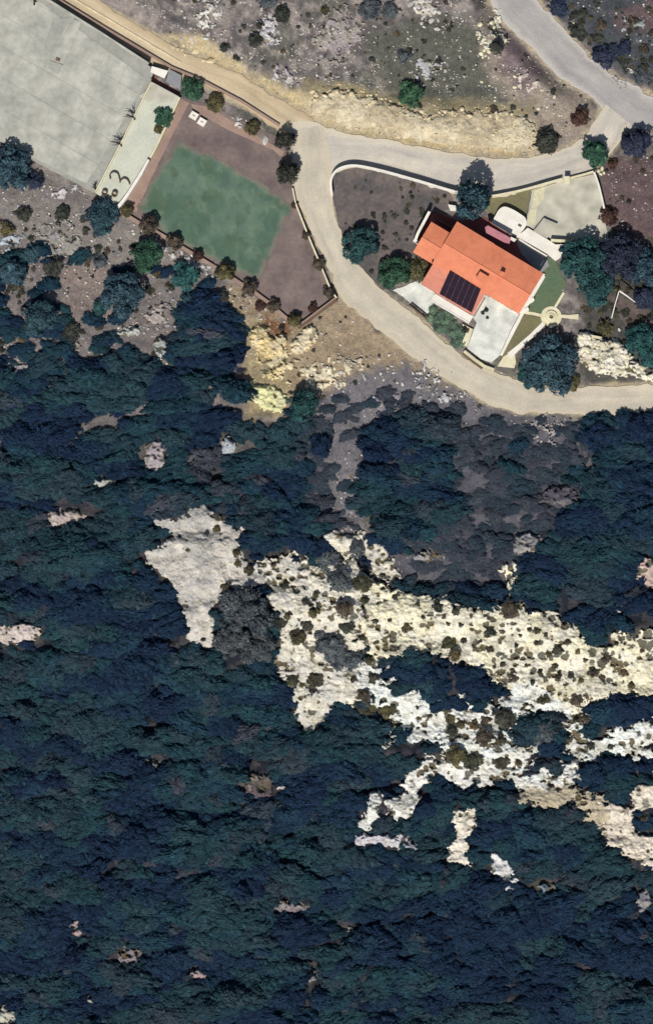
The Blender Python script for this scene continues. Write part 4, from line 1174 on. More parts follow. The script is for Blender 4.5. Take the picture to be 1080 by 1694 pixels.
zsc = (0.55 * rad + 0.5) * rng.uniform(0.75, 1.0, len(FU)) * (1 + 0.4 * (rng.random(len(FU)) < 0.12))
tone = 0.04 + 0.60 * sstep(0.38, 0.62, fbm(FU / 70, FV / 30, 351, 3)) + rng.uniform(-0.08, 0.08, len(FU))
tone = tone + 0.12 * sstep(0.62, 0.72, fbm(FU / 45 + 9, FV / 30, 361, 3))
greyzone = np.maximum.reduce([sstep(-20, 20, poly_sd(FU, FV, p)) for p in ([(240, 740), (420, 730), (430, 830), (250, 835)], [(690, 850), (860, 850), (850, 960), (640, 950)], [(760, 690), (856, 690), (856, 850), (770, 860)], [(480, 690), (600, 700), (600, 900), (500, 880)])])
tone = np.clip(tone + 0.4 * greyzone, 0, 1)
tone = np.where(rng.random(len(FU)) < 0.025, rng.uniform(0.75, 1.0, len(FU)), tone)
# low grey cushions over the worn clearing
LU, LV = jitter_grid(470, 1010, 595, 990, 11.0)
ld = np.maximum.reduce([poly_sd(LU, LV, p) for p in [CLEAR[1]] + GREY])
lk = (ld > rng.uniform(-6, 8, len(LU))) & (rng.random(len(LU)) < np.where(poly_sd(LU, LV, CLEAR[1]) > 4, 0.34, 0.6)) & (LV > 690 - 60 * rng.random(len(LU))) & (fbm(LU / 24, LV / 20, 371, 2) > 0.36) & (rock_any(LU, LV) < -3)
for sp in ROADS:
    lk &= poly_sd(LU, LV, sp) < -12
LU = LU[lk]; LV = LV[lk]
lr = rng.uniform(0.5, 1.25, len(LU))
FU = np.r_[FU, LU]; FV = np.r_[FV, LV]; rad = np.r_[rad, lr]; zsc = np.r_[zsc, lr * rng.uniform(0.3, 0.55, len(LU))]; tone = np.r_[tone, rng.uniform(0.74, 1.0, len(LU))]
# open dark scrub climbing the left slope
OU, OV = jitter_grid(-120, 420, 410, 620, 17.0)
ol = poly_sd(OU, OV, [(-120, 420), (60, 400), (200, 440), (330, 440), (400, 520), (400, 620), (-120, 620)])
ok = (ol > 0) & (fbm(OU / 34, OV / 26, 381, 3) > 0.575 - 0.0007 * (OV - 420))
for (a_, b_, c_, e_) in SOILS:
    ok &= poly_sd(OU, OV, [(a_, b_), (c_, b_), (c_, e_), (a_, e_)]) < 4
ok &= (poly_sd(OU, OV, COURT) < -22) & (rock_any(OU, OV) < -4)
OU = OU[ok]; OV = OV[ok]; orr = rng.uniform(0.5, 1.35, len(OU))
FU = np.r_[FU, OU]; FV = np.r_[FV, OV]; rad = np.r_[rad, orr]; zsc = np.r_[zsc, orr * rng.uniform(0.6, 0.9, len(OU))]; tone = np.r_[tone, rng.uniform(0.0, 0.75, len(OU))]
fz = hz(FU, FV)
kz = S * (1 - fz / H)
fp = np.stack([(FU - 540) * kz, (847 - FV) * kz, fz - 0.05], -1).astype(np.float32)
me = bpy.data.meshes.new('maquis_forest')
me.vertices.add(len(fp)); me.vertices.foreach_set('co', fp.ravel()); me.update()
def vattr(nm, typ, key, arr):
    a = me.attributes.new(nm, typ, 'POINT'); a.data.foreach_set(key, np.asarray(arr).ravel())
vattr('rot', 'FLOAT_VECTOR', 'vector', np.stack([rng.uniform(-.15, .15, len(fp)), rng.uniform(-.15, .15, len(fp)), rng.uniform(-0.6, 0.6, len(fp)) + 3.1416 * rng.integers(0, 2, len(fp))], -1).astype(np.float32))
vattr('scl', 'FLOAT_VECTOR', 'vector', np.stack([rad * rng.uniform(1.1, 2.0, len(fp)), rad * rng.uniform(0.75, 1.05, len(fp)), zsc], -1).astype(np.float32))
vattr('pick', 'INT', 'value', rng.integers(0, 8, len(fp)).astype(np.int32))
vattr('tone', 'FLOAT', 'value', tone.astype(np.float32))
forest = tag(link('maquis_forest', me), 'dense dark teal maquis scrub covering the slope', 'scrub', None, 'stuff')
# eight forest-edge trees lend their crowns to the mass
EDGE = [(330, 560, 20, 'tree at the forest edge below the bare patch'), (390, 585, 18, 'tree at the forest edge left of the largest yellow mound'), (395, 640, 18, 'tree at the forest edge left of the lowest yellow mound'),
        (615, 745, 22, 'tree at the forest edge right of the worn strip'), (640, 705, 20, 'tree at the forest edge below the worn clearing'), (985, 715, 24, 'tree at the forest edge below the lower road'),
        (1050, 705, 24, 'tree at the forest edge below the road at the right side'), (530, 735, 20, 'tree at the forest edge left of the worn strip')]
src = []
for k, (u, v, r, lab) in enumerate(EDGE):
    root = plant(u, v, r, 'm', None, 'dark teal ' + lab, 'tree', 'trees at the forest edge', None, .3, 1.0, idx=k)
    src.append([c for c in root.children if c.name.startswith('crown')][0])
def spread_group(src):
    ng = bpy.data.node_groups.new('scrub_spread', 'GeometryNodeTree')
    ng.interface.new_socket('Geometry', in_out='INPUT', socket_type='NodeSocketGeometry')
    ng.interface.new_socket('Geometry', in_out='OUTPUT', socket_type='NodeSocketGeometry')
    gi = ng.nodes.new('NodeGroupInput'); go = ng.nodes.new('NodeGroupOutput')
    jn = ng.nodes.new('GeometryNodeJoinGeometry')
    for q in src:
        oi = ng.nodes.new('GeometryNodeObjectInfo'); oi.inputs['Object'].default_value = q; oi.inputs['As Instance'].default_value = True
        oi.transform_space = 'ORIGINAL'
        ng.links.new(oi.outputs['Geometry'], jn.inputs[0])
    ip = ng.nodes.new('GeometryNodeInstanceOnPoints')
    ip.inputs['Pick Instance'].default_value = True
    def named(nm, typ):
        n = ng.nodes.new('GeometryNodeInputNamedAttribute'); n.data_type = typ; n.inputs['Name'].default_value = nm
        return [o for o in n.outputs if o.enabled and o.name == 'Attribute'][0]
    ng.links.new(gi.outputs[0], ip.inputs['Points']); ng.links.new(jn.outputs[0], ip.inputs['Instance'])
    ng.links.new(named('pick', 'INT'), ip.inputs['Instance Index'])
    e2r = ng.nodes.new('FunctionNodeEulerToRotation')
    ng.links.new(named('rot', 'FLOAT_VECTOR'), e2r.inputs[0]); ng.links.new(e2r.outputs[0], ip.inputs['Rotation'])
    ng.links.new(named('scl', 'FLOAT_VECTOR'), ip.inputs['Scale'])
    ng.links.new(ip.outputs[0], go.inputs[0])
    return ng
md = forest.modifiers.new('spread', 'NODES'); md.node_group = spread_group(src)

# low tufts and dwarf scrub over the bare slopes
tuf = []
for poly, n, r0, r1, thr in ((WILD[0], 170, 0.15, 0.5, 0.5), (WILD[1], 300, 0.15, 0.6, 0.47), (WILD[2], 110, 0.12, 0.36, 0.5), (WILD[3], 160, 0.2, 0.8, 0.42), (WILD[4], 40, 0.15, 0.5, 0.4),
                          ([(552, 300), (590, 280), (740, 320), (700, 360), (680, 430), (630, 478), (580, 420), (562, 370)], 90, 0.12, 0.4, 0.45),
                          ([(960, 440), (1090, 440), (1090, 600), (970, 560)], 90, 0.2, 0.7, 0.4)):
    p = np.array(poly)
    U_ = rng.uniform(p[:, 0].min(), p[:, 0].max(), n * 4); V_ = rng.uniform(p[:, 1].min(), p[:, 1].max(), n * 4)
    ok = (poly_sd(U_, V_, poly) > 0) & (fbm(U_ / 30, V_ / 24, 601, 3) > thr + rng.uniform(-0.06, 0.06, len(U_)))
    for rp in ROADS + [YARD, COURT, STRIP]:
        ok &= poly_sd(U_, V_, rp) < -3
    U_ = U_[ok][:n]; V_ = V_[ok][:n]
    tuf += list(zip(U_, V_, r0 + (r1 - r0) * rng.random(len(U_)) ** 2))
tuf = np.array(tuf)
tz = np.array([max(float(hz(a_, b_)), 0.015 if 545 < a_ < 760 and 270 < b_ < 480 else -99) for a_, b_, c_ in tuf])
kz = S * (1 - tz / H)
fp = np.stack([(tuf[:, 0] - 540) * kz, (847 - tuf[:, 1]) * kz, tz - 0.04], -1).astype(np.float32)
me = bpy.data.meshes.new('dwarf_scrub')
me.vertices.add(len(fp)); me.vertices.foreach_set('co', fp.ravel()); me.update()
vattr('rot', 'FLOAT_VECTOR', 'vector', np.stack([0 * tz, 0 * tz, rng.uniform(0, 6.28, len(fp))], -1).astype(np.float32))
vattr('scl', 'FLOAT_VECTOR', 'vector', np.stack([tuf[:, 2] * rng.uniform(.9, 1.5, len(fp)), tuf[:, 2], tuf[:, 2] * rng.uniform(0.45, 0.8, len(fp))], -1).astype(np.float32))
vattr('pick', 'INT', 'value', rng.integers(0, 6, len(fp)).astype(np.int32))
scrub = tag(link('dwarf_scrub', me), 'low dark tufts dotted over the bare slopes', 'scrub', None, 'stuff')
srcs = []
for o in COL.objects:
    if o.name.startswith('crown') and o.data.name.startswith('small_crown') and o.parent and o.parent.name.startswith('pocket_shrub'):
        if o.data not in [q.data for q in srcs]:
            srcs.append(o)
md = scrub.modifiers.new('spread', 'NODES'); md.node_group = spread_group(srcs[:6])

# ------------------------------------------------------------------ concrete yard and strip
yard = tag(prism('concrete_yard', YARD, -0.4, 0.80, 'm_yard_patch'), kind='structure')
dv = np.array([0.866, 0.5]); dw = np.array([-0.44, 0.898])   # along the track, down towards the strip end
def clip_poly(poly, clip):
    """Sutherland-Hodgman, clip convex and ordered so that inside is on one side"""
    def area(p): return sum(p[i][0] * p[(i + 1) % len(p)][1] - p[(i + 1) % len(p)][0] * p[i][1] for i in range(len(p)))
    sg = 1 if area(clip) > 0 else -1
    out = list(poly)
    for i in range(len(clip)):
        a = clip[i]; b = clip[(i + 1) % len(clip)]
        inp = out; out = []
        if not inp: return []
        def side(p): return sg * ((b[0] - a[0]) * (p[1] - a[1]) - (b[1] - a[1]) * (p[0] - a[0]))
        for j in range(len(inp)):
            p = inp[j]; q = inp[(j + 1) % len(inp)]
            sp, sq = side(p), side(q)
            if sp >= 0: out.append(p)
            if (sp >= 0) != (sq >= 0):
                t = sp / (sp - sq); out.append((p[0] + (q[0] - p[0]) * t, p[1] + (q[1] - p[1]) * t))
    return out
conv = [(-90, -110), (-10, -52), (80, 2), (250, 112), (254, 124), (158, 320), (57, 268), (0, 234), (-90, 190)]
o0 = np.array([254.0, 118.0])
for i in range(-10, 1):
    for j in range(-3, 6):
        a = o0 + dv * (i - 1) * 41 + dw * j * 45
        g = 0.18
        qd = [tuple(a + dv * g + dw * g), tuple(a + dv * (41 - g) + dw * g), tuple(a + dv * (41 - g) + dw * (45 - g)), tuple(a + dv * g + dw * (45 - g))]
        q = clip_poly(qd, conv)
        if len(q) < 3: continue
        prism('concrete_slab', q, 0.802, 0.83 + random.uniform(0, 0.012), 'm_yard', yard)
# worn band along the strip and the raised block
prism('worn_band', [(246, 128), (252, 133), (172, 296), (158, 316), (140, 310), (160, 280), (205, 200)], 0.845, 0.852, 'm_yard_patch', yard)
prism('dark_patch', [(88, 34), (118, 30), (100, 66), (84, 96), (78, 70)], 0.845, 0.852, 'm_yard_patch', yard)
blk = thing('raised_block', W(100, 70, 0.84), 'long low raised concrete block on the yard', 'block')
prism('block_top', [(124, 33), (136, 39), (116, 88), (107, 108), (85, 100)], 0.852, 1.02, 'm_yard', blk)
prism('shaded_face', [(84, 102), (106, 109), (97, 124), (82, 114)], 0.842, 0.95, 'm_yard_patch', blk)  # shaded face below the block, its shade put into a darker grey
prism('hatch', [(95, 96), (102, 99), (100, 104), (93, 101)], 1.02, 1.08, 'm_wood', blk)
ya = thing('yard_wall', W(165, 55, 0), 'low wall between the concrete yard and the track', 'wall')
wall('wall_body', [(20, -34), (82, 3), (170, 58), (247, 108)], 3.2, 0, 1.25, 'm_wood', ya)
wall('coping', [(20, -34), (82, 3), (170, 58), (247, 108)], 4.2, 1.25, 1.32, 'm_yard', ya)
tk = thing('track_kerb', W(200, 60, 0), 'pale stone kerb along the lower edge of the track', 'kerb')
wall('kerb_line', [(95, -2), (180, 50), (284, 112), (330, 131), (400, 168), (462, 208)], 4, 0, 0.35, 'm_pinkpath', tk)
wall('kerb_line', [(118, -4), (200, 44), (300, 104)], 2.5, 0.0, 0.12, 'm_stone_yellow', tk)

strip = tag(prism('pale_terrace', STRIP, -0.4, 0.98, 'm_strip'), kind='structure')
prism('terrace_pad', [(255, 141), (292, 160), (285, 172), (262, 172), (240, 168), (232, 160)], 0.985, 1.0, 'm_yardpale', strip)
sw = thing('terrace_parapet', W(230, 290, 0.98), 'thick white parapet at the lower right of the pale terrace', 'wall')
wall('parapet_body', smooth_line([(247, 266), (235, 288), (220, 312), (208, 330), (196, 345)], 4), [4] * 4 + [5] * 13, 0, 1.5, 'm_white', sw)
sw = thing('terrace_edge_wall', W(285, 190, 0.98), 'thin pinkish wall along the upper right of the pale terrace', 'wall')
wall('wall_body', [(298, 163), (286, 190), (272, 218), (260, 244), (250, 262)], 3, 0.0, 1.25, 'm_cream', sw)
sw = thing('terrace_back_wall', W(205, 230, 0.98), 'low cream wall between the pale terrace and the yard', 'wall')
wall('wall_body', [(252, 138), (205, 232), (160, 319)], 2.2, 0.9, 1.5, 'm_cream', sw)
for k, (u, v) in enumerate([(173.5, 319.5), (190, 321.5)]):
    pl = thing('round_planter', W(u, v, 0.98), ['left', 'right'][k] + ' dark ring planter at the lower end of the pale terrace', 'planter', 'ring planters')
    vs, fs = [], []
    n = 20
    for (rr, z) in ((0.44, 0), (0.44, 0.5), (0.30, 0.5), (0.30, 0.1)):
        for i in range(n):
            a = 2 * math.pi * i / n; vs.append((rr * math.cos(a), rr * math.sin(a), z))
    for L_ in range(3):
        for i in range(n):
            fs.append((L_ * n + i, L_ * n + (i + 1) % n, (L_ + 1) * n + (i + 1) % n, (L_ + 1) * n + i))
    me2 = bpy.data.meshes.new('ring'); me2.from_pydata(vs, [], fs); me2.materials.append(MATS['m_wood']); link('ring', me2, pl)
    me3 = bpy.data.meshes.new('soil'); me3.from_pydata([(0.3 * math.cos(2 * math.pi * i / n), 0.3 * math.sin(2 * math.pi * i / n), 0.16) for i in range(n)], [], [tuple(range(n))]); me3.materials.append(MATS['m_yardpale']); link('soil', me3, pl)
sb = thing('curved_bench', W(190, 292, 0.98), 'left arc of the dark curved bench on the pale terrace', 'bench', 'curved benches')
wall('seat', smooth_line([(184, 298), (183, 291), (189, 286), (196, 289), (199, 298), (200, 304)], 4), 1.5, 0.98, 1.35, 'm_wood', sb)
sb = thing('curved_bench', W(208, 300, 0.98), 'right arc of the dark curved bench on the pale terrace', 'bench', 'curved benches')
wall('seat', smooth_line([(201, 300), (206, 296.5), (212, 299), (216, 307)], 4), 1.5, 0.98, 1.35, 'm_wood', sb)
def bare_shrub(u, v, z, h, seed, label, lean=(-0.5, 0.5)):
    t = thing('bare_shrub', W(u, v, z), label, 'shrub', 'leafless shrubs')
    r = random.Random(seed); parts = [tube([(0, 0, 0), (lean[0] * 0.3 * h, lean[1] * 0.3 * h, 0.5 * h)], [0.14, 0.09], 6)]
    b0 = Vector((lean[0] * 0.3 * h, lean[1] * 0.3 * h, 0.5 * h))
    for k in range(8):
        a = math.atan2(lean[1], lean[0]) + r.uniform(-1.3, 1.3); L = h * r.uniform(0.5, 0.95)
        m1 = b0 + Vector((math.cos(a), math.sin(a), 0.35)) * L * 0.5; m2 = m1 + Vector((math.cos(a + r.uniform(-.6, .6)), math.sin(a + r.uniform(-.6, .6)), 0.1)) * L * 0.5
        parts.append(tube([b0, m1, m2], [0.08, 0.055, 0.02], 5))
    vs, fs = join(parts)
    me = bpy.data.meshes.new('branches'); me.from_pydata([tuple(p) for p in vs], [], fs); me.materials.append(MATS['m_twig']); link('branches', me, t)
bare_shrub(224, 198, 0.85, 1.8, 3, 'black leafless shrub at the upper part of the terrace back wall')
bare_shrub(202, 242, 0.85, 1.8, 5, 'black leafless shrub at the middle of the terrace back wall')
bare_shrub(159, 313, 0.85, 0.9, 8, 'tiny leafless shrub at the lower end of the terrace back wall')
bare_shrub(57, 8, 0.83, 1.2, 9, 'small leafless shrub on the concrete yard by the top edge', (0.2, 0.9))
pit = tag(prism('shaded_pit', [(250, 124), (300, 150), (298, 160), (252, 136)], -0.3, -0.02, 'm_maroon'), kind='structure')  # maroon sheet carries the terrace edge's cast shadow in its colour
hut = thing('utility_hut', W(265, 122, 0), 'small white roofed hut at the track end of the terrace', 'hut')
prism('hut_wall', [(254, 113), (277, 120), (272, 130), (252, 120)], 0, 0.9, 'm_strip', hut)
prism('hut_roof', [(252, 111), (279, 119), (273, 131.5), (250, 121)], 0.9, 1.0, 'm_white', hut)
hut = thing('storage_box', W(290, 130, 0), 'grey flat topped box right of the white roofed hut', 'box')
prism('box_body', [(282, 116), (300, 126), (298, 148), (276, 136)], 0, 0.5, 'm_greypave', hut)
prism('lid', [(281, 115), (301, 126), (299, 149.5), (275, 136.5)], 0.5, 0.56, 'm_greypave', hut)

# ------------------------------------------------------------------ court
court = tag(prism('court_ground', rough_pts(COURT, 8, 1.5, 5), -0.3, 0.0, 'm_court_brown'), kind='structure')
tag(prism('pink_path', rough_pts([(299, 164), (313, 170), (262, 270), (226, 350), (200, 349), (250, 266)], 8, 1, 9), -0.2, 0.012, 'm_pinkpath'), kind='structure')
tag(prism('upper_walk', rough_pts([(316, 172), (345, 176), (400, 210), (470, 250), (476, 268), (452, 248), (380, 216), (322, 184)], 8, 1.2, 13), -0.2, 0.016, 'm_pinkpath'), kind='structure')
TURF = [(297, 235), (320, 248), (362, 266), (419, 298), (450, 318), (481, 342), (455, 398), (428, 460), (400, 452), (372, 438), (320, 412), (276, 384), (233, 342), (254, 303)]
tu = np.arange(215, 500, 1.5); tv = np.arange(222, 480, 1.5)
TU, TV = np.meshgrid(tu, tv)
tsd = poly_sd(TU + (fbm(TU / 10, TV / 10, 501, 3) - .5) * 12, TV + (fbm(TU / 10 + 5, TV / 10, 503, 3) - .5) * 12, TURF)
tc = np.zeros(TU.shape + (3,)) + np.array(A(86, 110, 94))
tc = lerpc(tc, A(98, 120, 104), sstep(0.42, 0.6, fbm(TU / 26, TV / 34, 511, 3)))
tc = lerpc(tc, A(122, 140, 120), sstep(0.55, 0.7, fbm(TU / 13, TV / 20, 517, 3)) * 0.35)
tc = lerpc(tc, A(84, 104, 84), sstep(0.58, 0.7, fbm(TU / 18, TV / 18, 519, 3)) * 0.7)
tc = lerpc(tc, A(124, 124, 110), sstep(9, 0, tsd) * (0.35 + 0.6 * sstep(0.4, 0.6, fbm(TU / 16, TV / 16, 521, 2))))
tc = lerpc(tc, A(124, 110, 105), sstep(2, -4, tsd))
tk_ = tsd > -5
ix_ = np.arange(TU.size).reshape(TU.shape)
tq = np.stack([ix_[:-1, :-1], ix_[1:, :-1], ix_[1:, 1:], ix_[:-1, 1:]], -1)[tk_[:-1, :-1] & tk_[1:, 1:] & tk_[1:, :-1] & tk_[:-1, 1:]]
us_, iv_ = np.unique(tq.ravel(), return_inverse=True)
tp = np.stack([(TU - 540) * S, (847 - TV) * S, 0.018 + 0 * TU], -1).reshape(-1, 3)[us_]
tag(link('green_turf', mesh_np('green_turf', tp, iv_.reshape(-1, 4), 'm_turfsheet', tc.reshape(-1, 3)[us_])), kind='structure')
cw = thing('court_wall', W(350, 440, 0), 'low pale wall along the lower side of the court', 'wall')
for a, b in [((200, 350), (242, 376)), ((254, 381), (285, 399)), ((296, 406), (362, 446)), ((383, 459), (405, 474)), ((420, 483), (446, 502)), ((458, 513), (480, 532))]:
    wall('wall_segment', [a, b], 5.5, -0.1, 0.42, 'm_pinkpath', cw)
cw = thing('court_roadside_wall', W(520, 410, 0), 'thin pale wall with brown base between the court and the lower road', 'wall')
pts_ = [(484, 312), (489, 337), (508, 386), (528, 434), (547, 480), (557, 494)]
for a, b in zip(pts_[:-1], pts_[1:]):
    wall('wall_segment', [a, (b[0] * .96 + a[0] * .04, b[1] * .96 + a[1] * .04)], 2.6, -0.1, 0.6, 'm_cream', cw)
cw = thing('court_corner_wall', W(526, 518, 0), 'brown wall closing the lower right corner of the court', 'wall')
wall('wall_body', [(557, 496), (494, 543)], 4.0, -0.4, 0.55, 'm_wood', cw)
wall('coping', [(555, 493), (493, 539.5)], 2.6, 0.3, 0.62, 'm_pinkpath', cw)
for k, (u, v) in enumerate([(321, 192), (334.5, 202.5)]):
    b_ = thing('white_crate', W(u, v, 0), ['left', 'right'][k] + ' white crate on the brown court ground', 'crate', 'white crates on the court')
    a = np.array([u, v]); e1 = np.array([0.86, 0.51]); e2 = np.array([-0.51, 0.86])
    q = lambda h, w: [tuple(a + e1 * sx * h + e2 * sy * w) for sx, sy in ((-1, -1), (1, -1), (1, 1), (-1, 1))]
    prism('crate_body', q(6, 5.4), 0, 0.42, 'm_white', b_)
    prism('crate_lid', q(6.5, 5.9), 0.42, 0.5, 'm_white', b_)
    prism('handle', [tuple(a + e1 * sx * 2.4 + e2 * sy * 0.7) for sx, sy in ((-1, -1), (1, -1), (1, 1), (-1, 1))], 0.5, 0.56, 'm_pinkpath', b_)
boulder(438.5, 231, 7.5, 'm_stone', 'single white boulder left of the blackish conifer', None, z=0.05)

# ------------------------------------------------------------------ garden of the house
tag(prism('mauve_garden', rough_pts([(549, 323), (547, 300), (557, 285), (590, 277), (640, 288), (745, 318), (752, 345), (712, 352), (684, 400), (690, 440), (660, 470), (632, 480), (605, 450), (577, 418), (562, 380)], 8, 1, 31), -0.3, 0.02, 'm_garden'), kind='structure')
tag(prism('pale_courtyard', rough_pts([(868, 372), (880, 314), (930, 300), (984, 287), (998, 345), (1006, 400), (960, 400), (915, 396)], 7, 1.2, 35), -0.3, 0.02, 'm_yardpale'), kind='structure')
tag(prism('cream_strip', rough_pts([(872, 368), (884, 314), (902, 310), (898, 330), (888, 342), (884, 372)], 5, 1.5, 37), -0.3, 0.028, 'm_yardcream'), kind='structure')
tag(prism('dry_lawn', [(800, 330), (878, 314), (872, 345), (866, 362), (840, 340), (815, 362), (806, 350)], -0.3, 0.016, 'm_lawn_dry'), kind='structure')
tag(prism('east_lawn', rough_pts([(900, 422), (918, 430), (936, 470), (930, 492), (918, 512), (893, 522), (866, 517), (898, 462)], 7, 1, 39), -0.3, 0.018, 'm_lawn'), kind='structure')
tag(prism('wedge_lawn', [(867, 520), (894, 525), (898, 533), (880, 552), (839, 588), (827, 592)], -0.3, 0.022, 'm_lawn_dry'), kind='structure')
tag(prism('south_terrace', [(786, 482), (862, 512), (866, 514), (826, 588), (812, 600), (795, 594), (772, 576), (783, 546), (788, 534), (781, 524)], -0.3, 0.3, 'm_terrace'), kind='structure')
tag(prism('west_terrace', rough_pts([(694, 462), (722, 474), (719, 494), (714, 506), (706, 522), (690, 510), (668, 492), (650, 480), (668, 474)], 5, 2, 43), -0.3, 0.06, 'm_terrace'), kind='structure')
tag(prism('maroon_patio', [(686, 398), (712, 354), (724, 352), (760, 366), (800, 360), (816, 368), (848, 392), (862, 398), (900, 425), (896, 458), (850, 440), (700, 440)], -0.3, 0.026, 'm_maroon'), kind='structure')
tag(prism('shaded_paving', [(852, 396), (862, 396), (902, 424), (908, 440), (893, 452), (862, 420)], -0.3, 0.034, 'm_greypave'), kind='structure')  # path in shade, with that shade put into the grey colour

ww = thing('road_wall', W(640, 284, 0), 'long white retaining wall bending round the mauve garden and along the upper road', 'wall')
RW1 = smooth_line([(549, 324), (547, 302), (553, 287), (567, 278), (590, 275.5), (632, 284), (690, 300), (745, 316.5), (770, 321)], 5)
wall('wall_body', RW1, 3.0, -0.3, 1.05, 'm_white', ww)
wall('coping', RW1, 3.6, 1.05, 1.12, 'm_white', ww)
ww = thing('courtyard_wall', W(890, 308, 0), 'white wall between the pale courtyard and the upper road', 'wall')
RW2 = smooth_line([(798, 326), (815, 325), (860, 316), (905, 303.5), (928, 297)], 5)
wall('wall_body', RW2, 3.4, -0.3, 0.85, 'm_cream', ww)
ww = thing('courtyard_end_wall', W(960, 290, 0), 'low cream wall from the gate pillar to the round green tree', 'wall')
wall('wall_body', [(942, 295), (965, 289), (985, 283)], 3.0, -0.3, 0.5, 'm_cream', ww)
gp = thing('gate_pillar', W(936, 300, 0), 'stubby white gate pillar in the courtyard wall', 'pillar')
prism('shaft', [(932.5, 294), (939.5, 294), (939.5, 304), (932.5, 304)], -0.2, 1.1, 'm_white', gp)
prism('cap', [(931.5, 293), (940.5, 293), (940.5, 305), (931.5, 305)], 1.1, 1.22, 'm_cream', gp)
rf = thing('rail_fence', W(990, 315, 0), 'white rail fence down the right side of the pale courtyard', 'fence')
RF = smooth_line([(981, 286), (988, 306), (994, 330), (997.5, 346)], 3)
wall('top_rail', RF, 3.0, 0.85, 0.98, 'm_white', rf)
wall('lower_rail', RF, 2.2, 0.4, 0.5, 'm_white', rf)
for i in range(0, len(RF), 2):
    u, v = RF[i]
    prism('post', [(u - 1, v - 1), (u + 1, v - 1), (u + 1, v + 1), (u - 1, v + 1)], -0.1, 0.84, 'm_white', rf)
for k, (u, v, r) in enumerate([(989, 283, 4.5), (995, 279, 4), (998, 286, 3.6), (993, 288, 3.2)]):
    boulder(u, v, r, 'm_stone_cream', ['left', 'top', 'right', 'lowest'][k] + ' cream block in the little heap at the head of the rail fence', 'blocks at the head of the rail fence', 'boulder', 0.05)

# cistern, walkway and slab north-east of the house
cis = thing('cistern', W(840, 366, 0), 'white rounded cistern roof above the house', 'cistern')
CI = smooth_line([(812, 369.5), (818, 358), (824, 348), (833, 342.8), (846, 347), (858, 354), (868, 362), (869, 373), (862, 384), (850, 391), (830, 380), (812, 369.5)], 4)[:-1]
prism('cistern_wall', [(840 + (u - 840) * .97, 367 + (v - 367) * .97) for u, v in CI], -0.2, 0.75, 'm_white', cis)
prism('cistern_roof', CI, 0.75, 0.9, 'm_white', cis)
prism('hatch', [(857, 371), (862, 374), (860, 377), (855, 374)], 0.9, 0.97, 'm_wood', cis)
wk = thing('walkway', W(890, 398, 0), 'bright white raised walkway running right from the cistern', 'walkway')
prism('walkway_deck', [(852, 391), (864, 384), (872, 377), (882, 383), (904, 396), (918, 405), (943, 404), (939, 416), (930, 424), (918, 432), (904, 420), (880, 406), (862, 396)], -0.2, 0.4, 'm_white', wk)
wall('edge_step', [(858, 396), (880, 410), (904, 424)], 2.4, -0.1, 0.28, 'm_white', wk)
sl = thing('shed', W(901, 378, 0), 'low shed with a flat beige trapezoid roof beside the walkway', 'shed')
prism('shed_wall', [(899, 363), (919, 372), (904, 392), (884, 382)], -0.1, 0.42, 'm_white', sl)
prism('shed_roof', [(898.5, 361), (921.5, 371), (904, 395), (881.5, 382.5)], 0.421, 0.52, 'm_yardpale', sl)
lw = thing('low_wall', W(926, 399, 0), 'short cream wall with dark shade right of the beige shed', 'wall')
wall('wall_body', [(910, 398), (943, 400)], 4, -0.1, 0.85, 'm_cream', lw)
plant(928, 412, 5, 's', 'f_navy', 'small dark round plant in a pot on the white walkway', 'plant', None, 'potted_plant', .2, 1, z=0.4)
aw = thing('awning', W(822, 390, 0), 'narrow pink awning behind the house', 'awning')
prism('canopy', [(800, 379), (805, 376), (843, 397), (840, 406), (832, 404), (802, 388)], 2.62, 2.7, 'm_pink', aw)
for u, v in ((805, 381), (838, 399), (835, 402), (804, 386)):
    prism('post', [(u - .5, v - .5), (u + .5, v - .5), (u + .5, v + .5), (u - .5, v + .5)], 0, 2.62, 'm_metal', aw)
ac = thing('water_tank', W(848, 397, 0), 'small white tank beside the pink awning', 'tank')
prism('tank_body', [(844, 394), (852, 398), (849, 401), (843, 397.5)], 0, 1.6, 'm_white', ac)
prism('tank_lid', [(843.4, 393.4), (852.8, 397.8), (849.3, 401.8), (842.2, 397.8)], 1.6, 1.7, 'm_white', ac)

# fountain and its arms
fo = thing('fountain', W(911, 524, 0), 'round cream fountain with a dark basin in the east lawn', 'fountain')
def ring(name, r0, r1, z0, z1, mat, root, n=40):
    vs, fs = [], []
    for (rr, z) in ((r1, z0), (r1, z1), (r0, z1), (r0, z0)):
        for i in range(n):
            a = 2 * math.pi * i / n; vs.append((rr * math.cos(a), rr * math.sin(a), z))
    for L_ in range(4):
        for i in range(n):
            A_, B_ = L_, (L_ + 1) % 4
            fs.append((A_ * n + i, A_ * n + (i + 1) % n, B_ * n + (i + 1) % n, B_ * n + i))
    me = bpy.data.meshes.new(name); me.from_pydata(vs, [], fs); me.materials.append(MATS[mat])
    return link(name, me, root)
ring('paved_ring', 0.9, 1.55, -0.1, 0.10, 'm_cream', fo)
ring('seat_ring', 0.5, 0.9, -0.1, 0.30, 'm_cream', fo)
ring('basin_rim', 0.3, 0.5, -0.1, 0.42, 'm_cream', fo)
me = bpy.data.meshes.new('water'); me.from_pydata([(0.3 * math.cos(2 * math.pi * i / 20), 0.3 * math.sin(2 * math.pi * i / 20), 0.2) for i in range(20)], [], [tuple(range(20))]); me.materials.append(MATS['m_lawn_dry']); link('water', me, fo)
